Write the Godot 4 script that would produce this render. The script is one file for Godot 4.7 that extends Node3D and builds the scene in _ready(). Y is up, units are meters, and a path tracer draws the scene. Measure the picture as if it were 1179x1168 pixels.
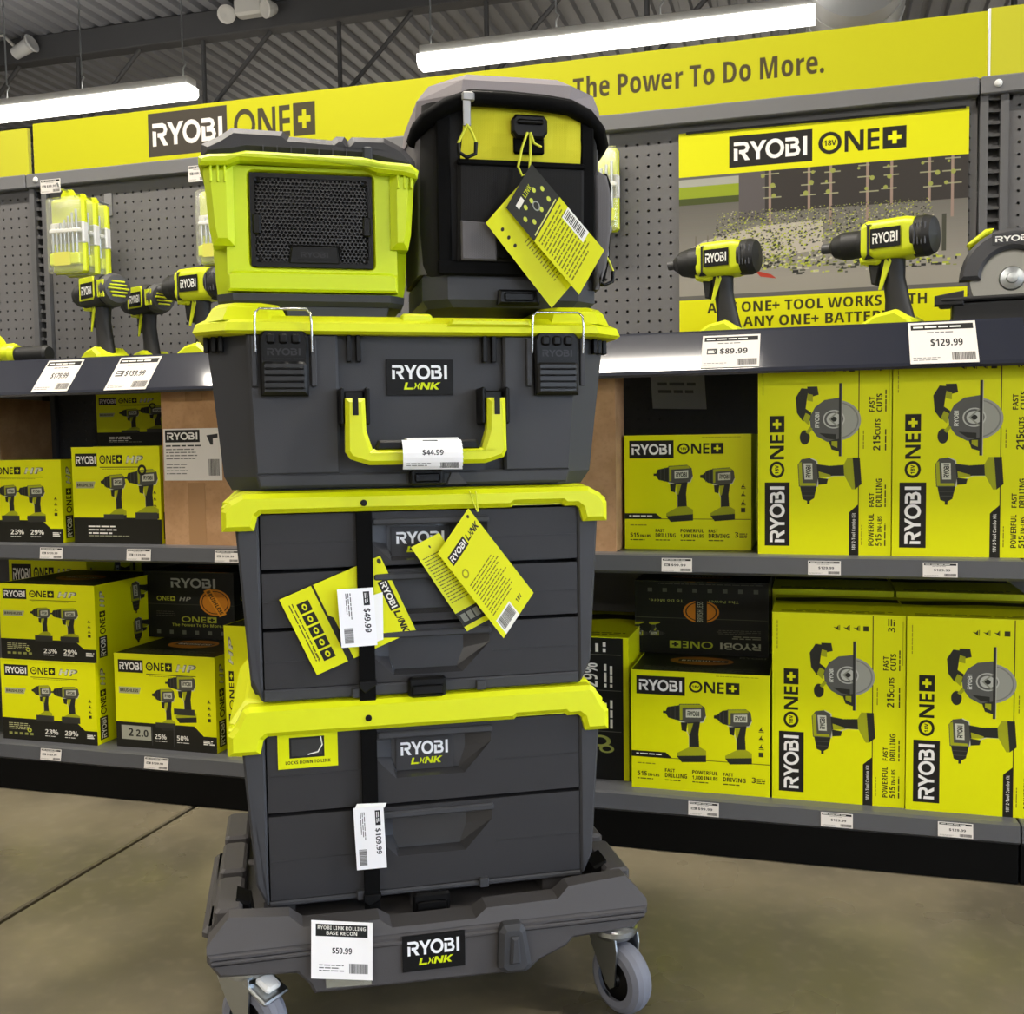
extends Node3D

# ---------------------------------------------------------------- mesh builder
class MB:
	var v := PackedVector3Array()
	var n := PackedVector3Array()
	var uv := PackedVector2Array()
	var xf := Transform3D()
	func tri(a: Vector3, b: Vector3, c: Vector3, ua := Vector2.ZERO, ub := Vector2.ZERO, uc := Vector2.ZERO, na := Vector3.ZERO, nb := Vector3.ZERO, nc := Vector3.ZERO) -> void:
		# a b c counter-clockwise seen from outside; stored clockwise
		var pa := xf * a
		var pb := xf * b
		var pc := xf * c
		var fl := (pb - pa).cross(pc - pa).normalized()
		v.append(pa); v.append(pc); v.append(pb)
		uv.append(ua); uv.append(uc); uv.append(ub)
		if na == Vector3.ZERO:
			n.append(fl); n.append(fl); n.append(fl)
		else:
			n.append((xf.basis * na).normalized()); n.append((xf.basis * nc).normalized()); n.append((xf.basis * nb).normalized())
	func quad(a: Vector3, b: Vector3, c: Vector3, d: Vector3, u0 := Vector2(0, 1), u1 := Vector2(1, 1), u2 := Vector2(1, 0), u3 := Vector2(0, 0)) -> void:
		# a bottom-left, b bottom-right, c top-right, d top-left
		tri(a, b, c, u0, u1, u2)
		tri(a, c, d, u0, u2, u3)
	func box(p: Vector3, q: Vector3) -> void:
		quad(Vector3(p.x, p.y, q.z), Vector3(q.x, p.y, q.z), Vector3(q.x, q.y, q.z), Vector3(p.x, q.y, q.z))
		quad(Vector3(q.x, p.y, p.z), Vector3(p.x, p.y, p.z), Vector3(p.x, q.y, p.z), Vector3(q.x, q.y, p.z))
		quad(Vector3(q.x, p.y, q.z), Vector3(q.x, p.y, p.z), Vector3(q.x, q.y, p.z), Vector3(q.x, q.y, q.z))
		quad(Vector3(p.x, p.y, p.z), Vector3(p.x, p.y, q.z), Vector3(p.x, q.y, q.z), Vector3(p.x, q.y, p.z))
		quad(Vector3(p.x, q.y, q.z), Vector3(q.x, q.y, q.z), Vector3(q.x, q.y, p.z), Vector3(p.x, q.y, p.z))
		quad(Vector3(p.x, p.y, p.z), Vector3(q.x, p.y, p.z), Vector3(q.x, p.y, q.z), Vector3(p.x, p.y, q.z))
	func bbox(p: Vector3, q: Vector3, b := 0.002) -> void:
		# chamfered box
		var ring := func(x0: float, x1: float, z0: float, z1: float, y: float) -> PackedVector3Array:
			return PackedVector3Array([Vector3(x0 + b, y, z1), Vector3(x1 - b, y, z1), Vector3(x1, y, z1 - b), Vector3(x1, y, z0 + b), Vector3(x1 - b, y, z0), Vector3(x0 + b, y, z0), Vector3(x0, y, z0 + b), Vector3(x0, y, z1 - b)])
		loft([ring.call(p.x + b, q.x - b, p.z + b, q.z - b, p.y), ring.call(p.x, q.x, p.z, q.z, p.y + b), ring.call(p.x, q.x, p.z, q.z, q.y - b), ring.call(p.x + b, q.x - b, p.z + b, q.z - b, q.y)])
	func loft(rings: Array, cap0 := true, cap1 := true) -> void:
		# rings run counter-clockwise seen from above (front, right, back, left), listed bottom to top
		for i in rings.size() - 1:
			var a: PackedVector3Array = rings[i]
			var b: PackedVector3Array = rings[i + 1]
			for k in a.size():
				var j := (k + 1) % a.size()
				quad(a[k], a[j], b[j], b[k])
		if cap0:
			fan(rings[0], true)
		if cap1:
			fan(rings[-1], false)
	func sloft(rings: Array, cap0 := true, cap1 := true) -> void:
		# loft with smooth normals
		var m: int = rings[0].size()
		var nr := []
		for i in rings.size():
			var r: PackedVector3Array = rings[i]
			var up: PackedVector3Array = rings[mini(i + 1, rings.size() - 1)]
			var dn: PackedVector3Array = rings[maxi(i - 1, 0)]
			var row := PackedVector3Array()
			for k in m:
				var t := r[(k + 1) % m] - r[(k + m - 1) % m]
				var s := up[k] - dn[k]
				row.append(t.cross(s).normalized())
			nr.append(row)
		for i in rings.size() - 1:
			var a: PackedVector3Array = rings[i]
			var b: PackedVector3Array = rings[i + 1]
			for k in m:
				var j := (k + 1) % m
				var f0 := Vector2(float(k) / m, 1.0 - float(i) / (rings.size() - 1))
				var f1 := Vector2(float(k + 1) / m, 1.0 - float(i + 1) / (rings.size() - 1))
				tri(a[k], a[j], b[j], f0, Vector2(f1.x, f0.y), f1, nr[i][k], nr[i][j], nr[i + 1][j])
				tri(a[k], b[j], b[k], f0, f1, Vector2(f0.x, f1.y), nr[i][k], nr[i + 1][j], nr[i + 1][k])
		if cap0:
			fan(rings[0], true)
		if cap1:
			fan(rings[-1], false)
	func fan(r: PackedVector3Array, down: bool) -> void:
		var c := Vector3.ZERO
		for p in r:
			c += p
		c /= r.size()
		for k in r.size():
			var j := (k + 1) % r.size()
			if down:
				tri(c, r[j], r[k])
			else:
				tri(c, r[k], r[j])
	static func inset(poly: PackedVector2Array, b: float) -> PackedVector2Array:
		var o := PackedVector2Array()
		var m := poly.size()
		for k in m:
			var e0 := (poly[k] - poly[(k + m - 1) % m]).normalized()
			var e1 := (poly[(k + 1) % m] - poly[k]).normalized()
			var n0 := Vector2(-e0.y, e0.x)
			var n1 := Vector2(-e1.y, e1.x)
			var d := (n0 + n1)
			var l := maxf(0.35, d.length_squared() * 0.5)
			o.append(poly[k] + d / l * b)
		return o
	func prism(poly: PackedVector2Array, z0: float, z1: float, b := 0.0) -> void:
		# polygon in xy (any winding), extruded z0..z1, front edge chamfered by b
		if Geometry2D.is_polygon_clockwise(poly):
			poly = poly.duplicate()
			poly.reverse()
		var m := poly.size()
		var fr := inset(poly, b) if b > 0.0 else poly
		var zz := z1 - b
		for k in m:
			var j := (k + 1) % m
			var p := poly[k]
			var q := poly[j]
			quad(Vector3(p.x, p.y, z0), Vector3(q.x, q.y, z0), Vector3(q.x, q.y, zz), Vector3(p.x, p.y, zz))
			if b > 0.0:
				quad(Vector3(p.x, p.y, zz), Vector3(q.x, q.y, zz), Vector3(fr[j].x, fr[j].y, z1), Vector3(fr[k].x, fr[k].y, z1))
		var t := Geometry2D.triangulate_polygon(poly)
		for i in range(0, t.size(), 3):
			var a := fr[t[i]]
			var bb := fr[t[i + 1]]
			var c := fr[t[i + 2]]
			if (bb - a).cross(c - a) < 0.0:
				var w := bb
				bb = c
				c = w
			tri(Vector3(a.x, a.y, z1), Vector3(bb.x, bb.y, z1), Vector3(c.x, c.y, z1))
			a = poly[t[i]]
			bb = poly[t[i + 1]]
			c = poly[t[i + 2]]
			if (bb - a).cross(c - a) < 0.0:
				var w2 := bb
				bb = c
				c = w2
			tri(Vector3(a.x, a.y, z0), Vector3(c.x, c.y, z0), Vector3(bb.x, bb.y, z0))
	func holed(o: Rect2, hole: PackedVector2Array, deep: PackedVector2Array, z: float, zd: float, zb: float, rec: MB = null) -> void:
		# rectangular face at z with a dished recess: hole outline at z, deep outline at zd; sides of the plate go back to zb
		var p := PackedVector2Array([o.position, Vector2(o.end.x, o.position.y), o.end, Vector2(o.position.x, o.end.y)])
		if Geometry2D.is_polygon_clockwise(hole):
			hole = hole.duplicate(); hole.reverse()
			deep = deep.duplicate(); deep.reverse()
		var m := hole.size()
		# split into left, right, below, above of the hole by polygons
		var best := 0
		for k in m:
			if hole[k].x + hole[k].y < hole[best].x + hole[best].y:
				best = k
		var poly := PackedVector2Array([p[0] , p[1], p[2], p[3], p[0] + Vector2(0.00002, 0.00003)])
		for k in m + 1:
			var h := hole[(best + m - k) % m]
			if k == m:
				h += Vector2(0.00003, -0.00002)
			poly.append(h)
		var t := Geometry2D.triangulate_polygon(poly)
		for i in range(0, t.size(), 3):
			var a := poly[t[i]]
			var b := poly[t[i + 1]]
			var c := poly[t[i + 2]]
			if (b - a).cross(c - a) < 0.0:
				var w := b
				b = c
				c = w
			tri(Vector3(a.x, a.y, z), Vector3(b.x, b.y, z), Vector3(c.x, c.y, z))
		for k in m:
			var j := (k + 1) % m
			var rm: MB = rec if rec else self
			rm.quad(Vector3(hole[j].x, hole[j].y, z), Vector3(hole[k].x, hole[k].y, z), Vector3(deep[k].x, deep[k].y, zd), Vector3(deep[j].x, deep[j].y, zd))
		t = Geometry2D.triangulate_polygon(deep)
		for i in range(0, t.size(), 3):
			(rec if rec else self).tri(Vector3(deep[t[i]].x, deep[t[i]].y, zd), Vector3(deep[t[i + 1]].x, deep[t[i + 1]].y, zd), Vector3(deep[t[i + 2]].x, deep[t[i + 2]].y, zd))
		for k in 4:
			var j := (k + 1) % 4
			quad(Vector3(p[k].x, p[k].y, zb), Vector3(p[j].x, p[j].y, zb), Vector3(p[j].x, p[j].y, z), Vector3(p[k].x, p[k].y, z))
		quad(Vector3(p[1].x, p[1].y, zb), Vector3(p[0].x, p[0].y, zb), Vector3(p[3].x, p[3].y, zb), Vector3(p[2].x, p[2].y, zb))
	func tube(path: Array, r: float, seg := 8, closed := false) -> void:
		var rings := []
		var m := path.size()
		var last := Vector3.ZERO
		for i in m:
			var a: Vector3 = path[(i + m - 1) % m] if (closed or i > 0) else path[i]
			var b: Vector3 = path[(i + 1) % m] if (closed or i < m - 1) else path[i]
			var t := (b - a).normalized()
			var u := last
			if u == Vector3.ZERO or absf(u.dot(t)) > 0.98:
				u = Vector3.UP if absf(t.y) < 0.9 else Vector3.RIGHT
			u = (u - t * u.dot(t)).normalized()
			last = u
			var w := t.cross(u)
			var ring := PackedVector3Array()
			for k in seg:
				var f := TAU * k / seg
				ring.append(path[i] + (u * cos(f) + w * sin(f)) * r)
			rings.append(ring)
		if closed:
			rings.append(rings[0])
		sloft(rings, not closed, not closed)
	func lathe(prof: Array, seg := 20) -> void:
		# profile of Vector2(radius, height) about the y axis, listed bottom to top
		for i in prof.size() - 1:
			var a: Vector2 = prof[i]
			var b: Vector2 = prof[i + 1]
			var d := b - a
			for k in seg:
				var f0 := TAU * k / seg
				var f1 := TAU * (k + 1) / seg
				# counter-clockwise from above means x towards -z
				var c0 := Vector3(cos(f0), 0, -sin(f0))
				var c1 := Vector3(cos(f1), 0, -sin(f1))
				var n0 := (c0 * d.y + Vector3.UP * -d.x).normalized()
				var n1 := (c1 * d.y + Vector3.UP * -d.x).normalized()
				var p0 := c0 * a.x + Vector3.UP * a.y
				var p1 := c1 * a.x + Vector3.UP * a.y
				var q0 := c0 * b.x + Vector3.UP * b.y
				var q1 := c1 * b.x + Vector3.UP * b.y
				if a.x > 0.0:
					tri(p0, p1, q1, Vector2.ZERO, Vector2.ZERO, Vector2.ZERO, n0, n1, n1)
				if b.x > 0.0:
					tri(p0, q1, q0, Vector2.ZERO, Vector2.ZERO, Vector2.ZERO, n0, n1, n0)
	func mesh() -> ArrayMesh:
		var m := ArrayMesh.new()
		add_to(m)
		return m
	func add_to(m: ArrayMesh) -> void:
		var arr := []
		arr.resize(Mesh.ARRAY_MAX)
		arr[Mesh.ARRAY_VERTEX] = v
		arr[Mesh.ARRAY_NORMAL] = n
		arr[Mesh.ARRAY_TEX_UV] = uv
		m.add_surface_from_arrays(Mesh.PRIMITIVE_TRIANGLES, arr)

# ---------------------------------------------------------------- printed sheets
class Sheet:
	var im: Image
	var w: int
	var h: int
	var ss: int
	var xf := Transform2D()
	static var glyphs := {}
	static var fonts := {}
	func _init(pw: int, ph: int, bg: Color, sup := 2) -> void:
		w = pw; h = ph; ss = sup
		im = Image.create(pw * sup, ph * sup, false, Image.FORMAT_RGB8)
		im.fill(bg)
	func t3(a: Vector2, b: Vector2, c: Vector2, col: Color) -> void:
		a = xf * a * ss
		b = xf * b * ss
		c = xf * c * ss
		var y0 := maxi(0, ceili(minf(a.y, minf(b.y, c.y)) - 0.5))
		var y1 := mini(h * ss - 1, floori(maxf(a.y, maxf(b.y, c.y)) - 0.5))
		for y in range(y0, y1 + 1):
			var yc := y + 0.5
			var lo := 1e9
			var hi := -1e9
			for e in 3:
				var p := a if e == 0 else (b if e == 1 else c)
				var q := b if e == 0 else (c if e == 1 else a)
				if (p.y <= yc) != (q.y <= yc):
					var x := p.x + (q.x - p.x) * (yc - p.y) / (q.y - p.y)
					lo = minf(lo, x)
					hi = maxf(hi, x)
			var xa := maxi(0, ceili(lo - 0.5))
			var xb := mini(w * ss, ceili(hi - 0.5))
			if xb > xa:
				im.fill_rect(Rect2i(xa, y, xb - xa, 1), col)
	func rect(x: float, y: float, rw: float, rh: float, col: Color) -> void:
		if xf == Transform2D():
			im.fill_rect(Rect2i(roundi(x * ss), roundi(y * ss), maxi(1, roundi(rw * ss)), maxi(1, roundi(rh * ss))), col)
		else:
			t3(Vector2(x, y), Vector2(x + rw, y), Vector2(x + rw, y + rh), col)
			t3(Vector2(x, y), Vector2(x + rw, y + rh), Vector2(x, y + rh), col)
	func poly(p: PackedVector2Array, col: Color) -> void:
		var t := Geometry2D.triangulate_polygon(p)
		for i in range(0, t.size(), 3):
			t3(p[t[i]], p[t[i + 1]], p[t[i + 2]], col)
	func ring(c: Vector2, r0: float, r1: float, col: Color, sx := 1.0) -> void:
		for k in 40:
			var d0 := Vector2(cos(TAU * k / 40) * sx, sin(TAU * k / 40))
			var d1 := Vector2(cos(TAU * (k + 1) / 40) * sx, sin(TAU * (k + 1) / 40))
			t3(c + d0 * r0, c + d0 * r1, c + d1 * r1, col)
			if r0 > 0.0:
				t3(c + d0 * r0, c + d1 * r1, c + d1 * r0, col)
	func stroke(p: Array, th: float, col: Color) -> void:
		var l := []
		var r := []
		for i in p.size():
			var a: Vector2 = p[maxi(i - 1, 0)]
			var b: Vector2 = p[i]
			var c: Vector2 = p[mini(i + 1, p.size() - 1)]
			var e0 := (b - a).normalized() if i > 0 else (c - b).normalized()
			var e1 := (c - b).normalized() if i < p.size() - 1 else e0
			var n0 := Vector2(-e0.y, e0.x)
			var d := n0 + Vector2(-e1.y, e1.x)
			d = d / maxf(0.5, d.length_squared() * 0.5) * th * 0.5
			l.append(b + d)
			r.append(b - d)
		for i in p.size() - 1:
			t3(l[i], r[i], r[i + 1], col)
			t3(l[i], r[i + 1], l[i + 1], col)
	func text(s: String, x: float, base: float, cap: float, col: Color, bold := true, fit := 0.0, skew := 0.0, align := 0) -> void:
		var g := tris(s, bold)
		var k := cap / 0.714
		var wd: float = g[1] * k
		var sx := 1.0
		if fit > 0.0:
			sx = fit / wd
			wd = fit
		var ox := x - (wd * 0.5 if align == 1 else (wd if align == 2 else 0.0))
		var f: PackedVector3Array = g[0]
		for i in range(0, f.size(), 3):
			var q := [Vector2(), Vector2(), Vector2()]
			for e in 3:
				q[e] = Vector2(ox + f[i + e].x * k * sx + f[i + e].y * k * skew, base - f[i + e].y * k)
			t3(q[0], q[1], q[2], col)
	static func tris(s: String, bold: bool) -> Array:
		var key := s + ("#" if bold else "_")
		if glyphs.has(key):
			return glyphs[key]
		if not fonts.has(bold):
			var f := SystemFont.new()
			f.font_names = PackedStringArray(["Droid Sans"])
			f.font_weight = 700 if bold else 400
			fonts[bold] = f
		var res := []
		var base := 0.0
		for word in ["H", s]:
			var tm := TextMesh.new()
			tm.font = fonts[bold]
			tm.font_size = 32
			tm.pixel_size = 1.0 / 32.0
			tm.depth = 0.0
			tm.curve_step = 4.0
			tm.horizontal_alignment = HORIZONTAL_ALIGNMENT_LEFT
			tm.text = word
			var vs: PackedVector3Array = tm.surface_get_arrays(0)[Mesh.ARRAY_VERTEX]
			var ix: PackedInt32Array = tm.surface_get_arrays(0)[Mesh.ARRAY_INDEX] if tm.surface_get_arrays(0)[Mesh.ARRAY_INDEX] != null else PackedInt32Array()
			var out := PackedVector3Array()
			if ix.size():
				for i in ix:
					out.append(vs[i])
			else:
				out = vs
			var lo := Vector2(1e9, 1e9)
			var hi := Vector2(-1e9, -1e9)
			for p in out:
				lo = lo.min(Vector2(p.x, p.y))
				hi = hi.max(Vector2(p.x, p.y))
			if word == "H" and res.is_empty() and base == 0.0:
				base = lo.y
				if s != "H":
					continue
			var moved := PackedVector3Array()
			for p in out:
				moved.append(Vector3(p.x - lo.x, p.y - base, 0))
			res = [moved, hi.x - lo.x]
		glyphs[key] = res
		return res
	func lines(x: float, y: float, lw: float, count: int, pitch: float, th: float, col: Color, sd := 1) -> void:
		# fine print too small to read: rows of short dashes
		var rng := RandomNumberGenerator.new()
		rng.seed = sd
		for i in count:
			var px := 0.0
			var end := lw * rng.randf_range(0.75, 1.0)
			while px < end:
				var l := rng.randf_range(th * 2.0, th * 7.0)
				rect(x + px, y + i * pitch, minf(l, end - px), th, col)
				px += l + th * 0.9
	func bars(x: float, y: float, bw: float, bh: float, col: Color) -> void:
		var rng := RandomNumberGenerator.new()
		rng.seed = 5
		var px := 0.0
		while px < bw:
			var l := rng.randf_range(0.6, 2.2)
			rect(x + px, y, l, bh, col)
			px += l + rng.randf_range(0.6, 1.8)
	func ryobi(x: float, y: float, rw: float, rh: float, col: Color) -> void:
		var keep := xf
		xf = xf * Transform2D(Vector2(rw / 4.1, 0), Vector2(0, rh), Vector2(x, y))
		stroke([Vector2(0, .1), Vector2(.58, .1), Vector2(.72, .16), Vector2(.78, .31), Vector2(.72, .47), Vector2(.58, .53), Vector2(.3, .53)], .2, col)
		poly(PackedVector2Array([Vector2(.0, .32), Vector2(.22, .36), Vector2(.22, 1), Vector2(.0, 1)]), col)
		poly(PackedVector2Array([Vector2(.36, .56), Vector2(.6, .54), Vector2(.92, 1), Vector2(.64, 1)]), col)
		poly(PackedVector2Array([Vector2(.88, 0), Vector2(1.14, 0), Vector2(1.36, .37), Vector2(1.58, 0), Vector2(1.84, 0), Vector2(1.47, .6), Vector2(1.47, 1), Vector2(1.25, 1), Vector2(1.25, .6)]), col)
		ring(Vector2(2.3, .5), .31, .52, col)
		stroke([Vector2(2.88, .1), Vector2(3.36, .1), Vector2(3.5, .16), Vector2(3.54, .29), Vector2(3.47, .41), Vector2(3.36, .45), Vector2(3.16, .45)], .19, col)
		stroke([Vector2(3.16, .5), Vector2(3.4, .5), Vector2(3.54, .56), Vector2(3.6, .71), Vector2(3.54, .85), Vector2(3.4, .9), Vector2(2.95, .9)], .2, col)
		poly(PackedVector2Array([Vector2(2.88, .32), Vector2(3.1, .36), Vector2(3.1, 1), Vector2(2.88, 1)]), col)
		rect(3.84, 0, .23, 1, col)
		xf = keep
	func badge(x: float, y: float, bw: float, bh: float, bg := Color(.12, .11, .1), col := Color(.93, .92, .9)) -> void:
		rect(x, y, bw, bh, bg)
		ryobi(x + bw * .055, y + bh * .2, bw * .89, bh * .6, col)
	func one(x: float, y: float, ow: float, oh: float, col: Color, bg: Color, volts := true) -> void:
		var keep := xf
		xf = xf * Transform2D(Vector2(ow / 3.95, 0), Vector2(0, oh), Vector2(x, y))
		ring(Vector2(.52, .5), .36, .53, col)
		if volts:
			text("18V", .52, .62, .25, col, true, .56, 0, 1)
		stroke([Vector2(1.27, 1), Vector2(1.27, 0)], .17, col)
		stroke([Vector2(1.96, 1), Vector2(1.96, 0)], .17, col)
		poly(PackedVector2Array([Vector2(1.19, 0), Vector2(1.42, 0), Vector2(2.04, 1), Vector2(1.81, 1)]), col)
		stroke([Vector2(2.3, 1), Vector2(2.3, 0)], .17, col)
		for yy in [.085, .5, .915]:
			rect(2.22, yy - .085, .52, .17, col)
		rect(2.9, -.02, 1.04, 1.04, col)
		rect(3.32, .2, .2, .6, bg)
		rect(3.12, .4, .6, .2, bg)
		xf = keep
	func hp(x: float, y: float, hw: float, hh: float) -> void:
		text("HP", x, y + hh, hh, Color(.45, .45, .35), true, hw, .3)
		text("HP", x + hh * .08, y + hh * .9, hh * .8, Color(.8, .8, .7), true, hw * .88, .3)
	func link(x: float, y: float, lw: float, lh: float, col: Color) -> void:
		var keep := xf
		xf = xf * Transform2D(Vector2(lw / 3.75, 0), Vector2(-.2 * lw / 3.75, lh), Vector2(x + .2 * lw / 3.75, y))
		poly(PackedVector2Array([Vector2(0, 0), Vector2(.28, 0), Vector2(.28, .74), Vector2(.92, .74), Vector2(.92, 1), Vector2(0, 1)]), col)
		poly(PackedVector2Array([Vector2(.98, .05), Vector2(1.12, .05), Vector2(1.3, .5), Vector2(1.12, .95), Vector2(.98, .95), Vector2(1.12, .5)]), col)
		poly(PackedVector2Array([Vector2(1.62, .05), Vector2(1.48, .05), Vector2(1.32, .5), Vector2(1.48, .95), Vector2(1.62, .95), Vector2(1.48, .5)]), col)
		poly(PackedVector2Array([Vector2(1.68, 0), Vector2(1.96, 0), Vector2(2.4, .58), Vector2(2.4, 0), Vector2(2.66, 0), Vector2(2.66, 1), Vector2(2.4, 1), Vector2(1.94, .4), Vector2(1.94, 1), Vector2(1.68, 1)]), col)
		rect(2.76, 0, .27, 1, col)
		poly(PackedVector2Array([Vector2(3.03, .4), Vector2(3.4, 0), Vector2(3.75, 0), Vector2(3.28, .48), Vector2(3.75, 1), Vector2(3.4, 1), Vector2(3.03, .6)]), col)
		xf = keep
	func tool_print(x: float, y: float, tw: float, th: float, impact := false) -> void:
		# printed picture of a drill or an impact driver pointing left
		var keep := xf
		xf = xf * Transform2D(Vector2(tw, 0), Vector2(0, th), Vector2(x, y))
		var dark := Color(.16, .16, .14)
		var mid := Color(.3, .3, .27)
		var green := Color(.62, .64, .1)
		var pale := Color(.78, .78, .7)
		if impact:
			poly(PackedVector2Array([Vector2(.0, .14), Vector2(.08, .13), Vector2(.22, .05), Vector2(.36, .03), Vector2(.36, .3), Vector2(.22, .28), Vector2(.08, .2), Vector2(.0, .19)]), dark)
		else:
			poly(PackedVector2Array([Vector2(-.03, .15), Vector2(.04, .15), Vector2(.08, .08), Vector2(.36, .04), Vector2(.36, .3), Vector2(.1, .26), Vector2(.04, .19), Vector2(-.03, .19)]), dark)
		poly(PackedVector2Array([Vector2(.36, .02), Vector2(.85, .0), Vector2(.97, .06), Vector2(1.0, .2), Vector2(.93, .3), Vector2(.6, .34), Vector2(.36, .31)]), mid)
		poly(PackedVector2Array([Vector2(.38, .03), Vector2(.88, .01), Vector2(.92, .06), Vector2(.44, .08), Vector2(.44, .28), Vector2(.38, .29)]), green)
		poly(PackedVector2Array([Vector2(.52, .11), Vector2(.88, .09), Vector2(.88, .23), Vector2(.52, .24)]), pale)
		ryobi(.56, .13, .28, .08, dark)
		stroke([Vector2(.36, .31), Vector2(.6, .34), Vector2(.93, .3), Vector2(1.0, .2)], .02, pale)
		stroke([Vector2(.16, .07), Vector2(.16, .27)], .015, mid)
		stroke([Vector2(.26, .05), Vector2(.26, .29)], .015, mid)
		stroke([Vector2(.5, .4), Vector2(.6, .56), Vector2(.6, .74)], .018, pale)
		poly(PackedVector2Array([Vector2(.4, .33), Vector2(.56, .32), Vector2(.53, .48), Vector2(.42, .46)]), dark)
		poly(PackedVector2Array([Vector2(.56, .32), Vector2(.86, .3), Vector2(.82, .5), Vector2(.84, .74), Vector2(.6, .75), Vector2(.6, .55)]), dark)
		poly(PackedVector2Array([Vector2(.56, .34), Vector2(.7, .33), Vector2(.62, .52), Vector2(.58, .52)]), green)
		poly(PackedVector2Array([Vector2(.48, .78), Vector2(.62, .73), Vector2(.84, .72), Vector2(1.0, .78), Vector2(1.0, .86), Vector2(.3, .9), Vector2(.3, .85)]), green)
		poly(PackedVector2Array([Vector2(.3, .9), Vector2(1.0, .86), Vector2(1.0, .97), Vector2(.42, 1.0)]), dark)
		xf = keep
	func saw_print(x: float, y: float, tw: float, th: float) -> void:
		var keep := xf
		xf = xf * Transform2D(Vector2(tw, 0), Vector2(0, th), Vector2(x, y))
		var dark := Color(.17, .17, .15)
		var mid := Color(.36, .36, .34)
		var green := Color(.62, .64, .1)
		var pale := Color(.74, .74, .70)
		ring(Vector2(.5, .55), .0, .35, Color(.62, .62, .58), .85)
		ring(Vector2(.5, .55), .30, .32, Color(.5, .5, .46), .85)
		poly(PackedVector2Array([Vector2(.18, .6), Vector2(.19, .44), Vector2(.27, .3), Vector2(.4, .21), Vector2(.56, .2), Vector2(.7, .27), Vector2(.8, .4), Vector2(.83, .6)]), mid)
		poly(PackedVector2Array([Vector2(.22, .56), Vector2(.24, .44), Vector2(.32, .33), Vector2(.3, .56)]), dark)
		ring(Vector2(.52, .53), 0, .15, pale, .9)
		ring(Vector2(.52, .53), .1, .13, mid, .9)
		ring(Vector2(.52, .53), 0, .04, dark, .9)
		stroke([Vector2(.4, .6), Vector2(.52, .47), Vector2(.64, .6)], .02, Color(.55, .55, .5))
		ryobi(.40, .27, .22, .06, Color(.85, .85, .8))
		poly(PackedVector2Array([Vector2(.5, .2), Vector2(.5, .1), Vector2(.62, .02), Vector2(.84, .0), Vector2(.98, .08), Vector2(.97, .18), Vector2(.84, .16), Vector2(.68, .14), Vector2(.62, .22)]), dark)
		poly(PackedVector2Array([Vector2(.44, .18), Vector2(.52, .1), Vector2(.62, .14), Vector2(.58, .21)]), green)
		poly(PackedVector2Array([Vector2(.84, .18), Vector2(1.0, .16), Vector2(1.0, .3), Vector2(.88, .32)]), dark)
		poly(PackedVector2Array([Vector2(.8, .16), Vector2(.9, .17), Vector2(.88, .24), Vector2(.78, .24)]), green)
		ring(Vector2(.26, .13), 0, .07, dark, 1.5)
		stroke([Vector2(.32, .16), Vector2(.4, .22)], .05, green)
		poly(PackedVector2Array([Vector2(.04, .62), Vector2(.08, .5), Vector2(.2, .46), Vector2(.24, .62)]), dark)
		poly(PackedVector2Array([Vector2(.1, .58), Vector2(.14, .5), Vector2(.2, .5), Vector2(.2, .58)]), green)
		rect(-.02, .6, 1.06, .035, dark)
		rect(-.02, .635, 1.06, .01, pale)
		xf = keep
	func icons(x: float, y: float, s: float, vertical: bool) -> void:
		for i in 4:
			var ox := x + (0.0 if vertical else i * s * 2.2)
			var oy := y + (i * s * 1.9 if vertical else 0.0)
			var c := Color(.2, .2, .1)
			if i == 3:
				rect(ox, oy, s, s, c)
			else:
				poly(PackedVector2Array([Vector2(ox, oy + s), Vector2(ox + s * .7, oy), Vector2(ox + s * .6, oy + s * .6), Vector2(ox + s * 1.1, oy + s)]), c)
				rect(ox, oy + s * 1.15, s * 1.1, s * .12, c)
	func tex() -> ImageTexture:
		if ss == 2:
			im.shrink_x2()
		return ImageTexture.create_from_image(im)

# ---------------------------------------------------------------- materials
var M := {}
var taken := {}
var grain: ImageTexture
var weave: ImageTexture

func mat(key: String, col: Color, rough := 0.5, metal := 0.0) -> StandardMaterial3D:
	if M.has(key):
		return M[key]
	var m := StandardMaterial3D.new()
	m.resource_name = key
	m.albedo_color = col
	m.roughness = rough
	m.metallic = metal
	M[key] = m
	return m

func grained(m: StandardMaterial3D, tex: Texture2D, scale := 12.0, amount := 0.25) -> void:
	m.normal_enabled = true
	m.normal_texture = tex
	m.normal_scale = amount
	m.uv1_triplanar = true
	m.uv1_scale = Vector3.ONE * scale

func printed(key: String, sheet: Sheet, rough := 0.42, turn := -1) -> StandardMaterial3D:
	var t := sheet.tex()
	if turn >= 0:
		var im := t.get_image()
		im.rotate_90(turn)
		t = ImageTexture.create_from_image(im)
	var m := mat(key, Color.WHITE, rough)
	m.albedo_texture = t
	m.texture_repeat = false
	m.metallic_specular = .35
	return m

func noise_image(sz: int, freq: float, oct: int, sd: int) -> Image:
	var f := FastNoiseLite.new()
	f.seed = sd
	f.frequency = freq
	f.fractal_octaves = oct
	return f.get_seamless_image(sz, sz)

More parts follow.
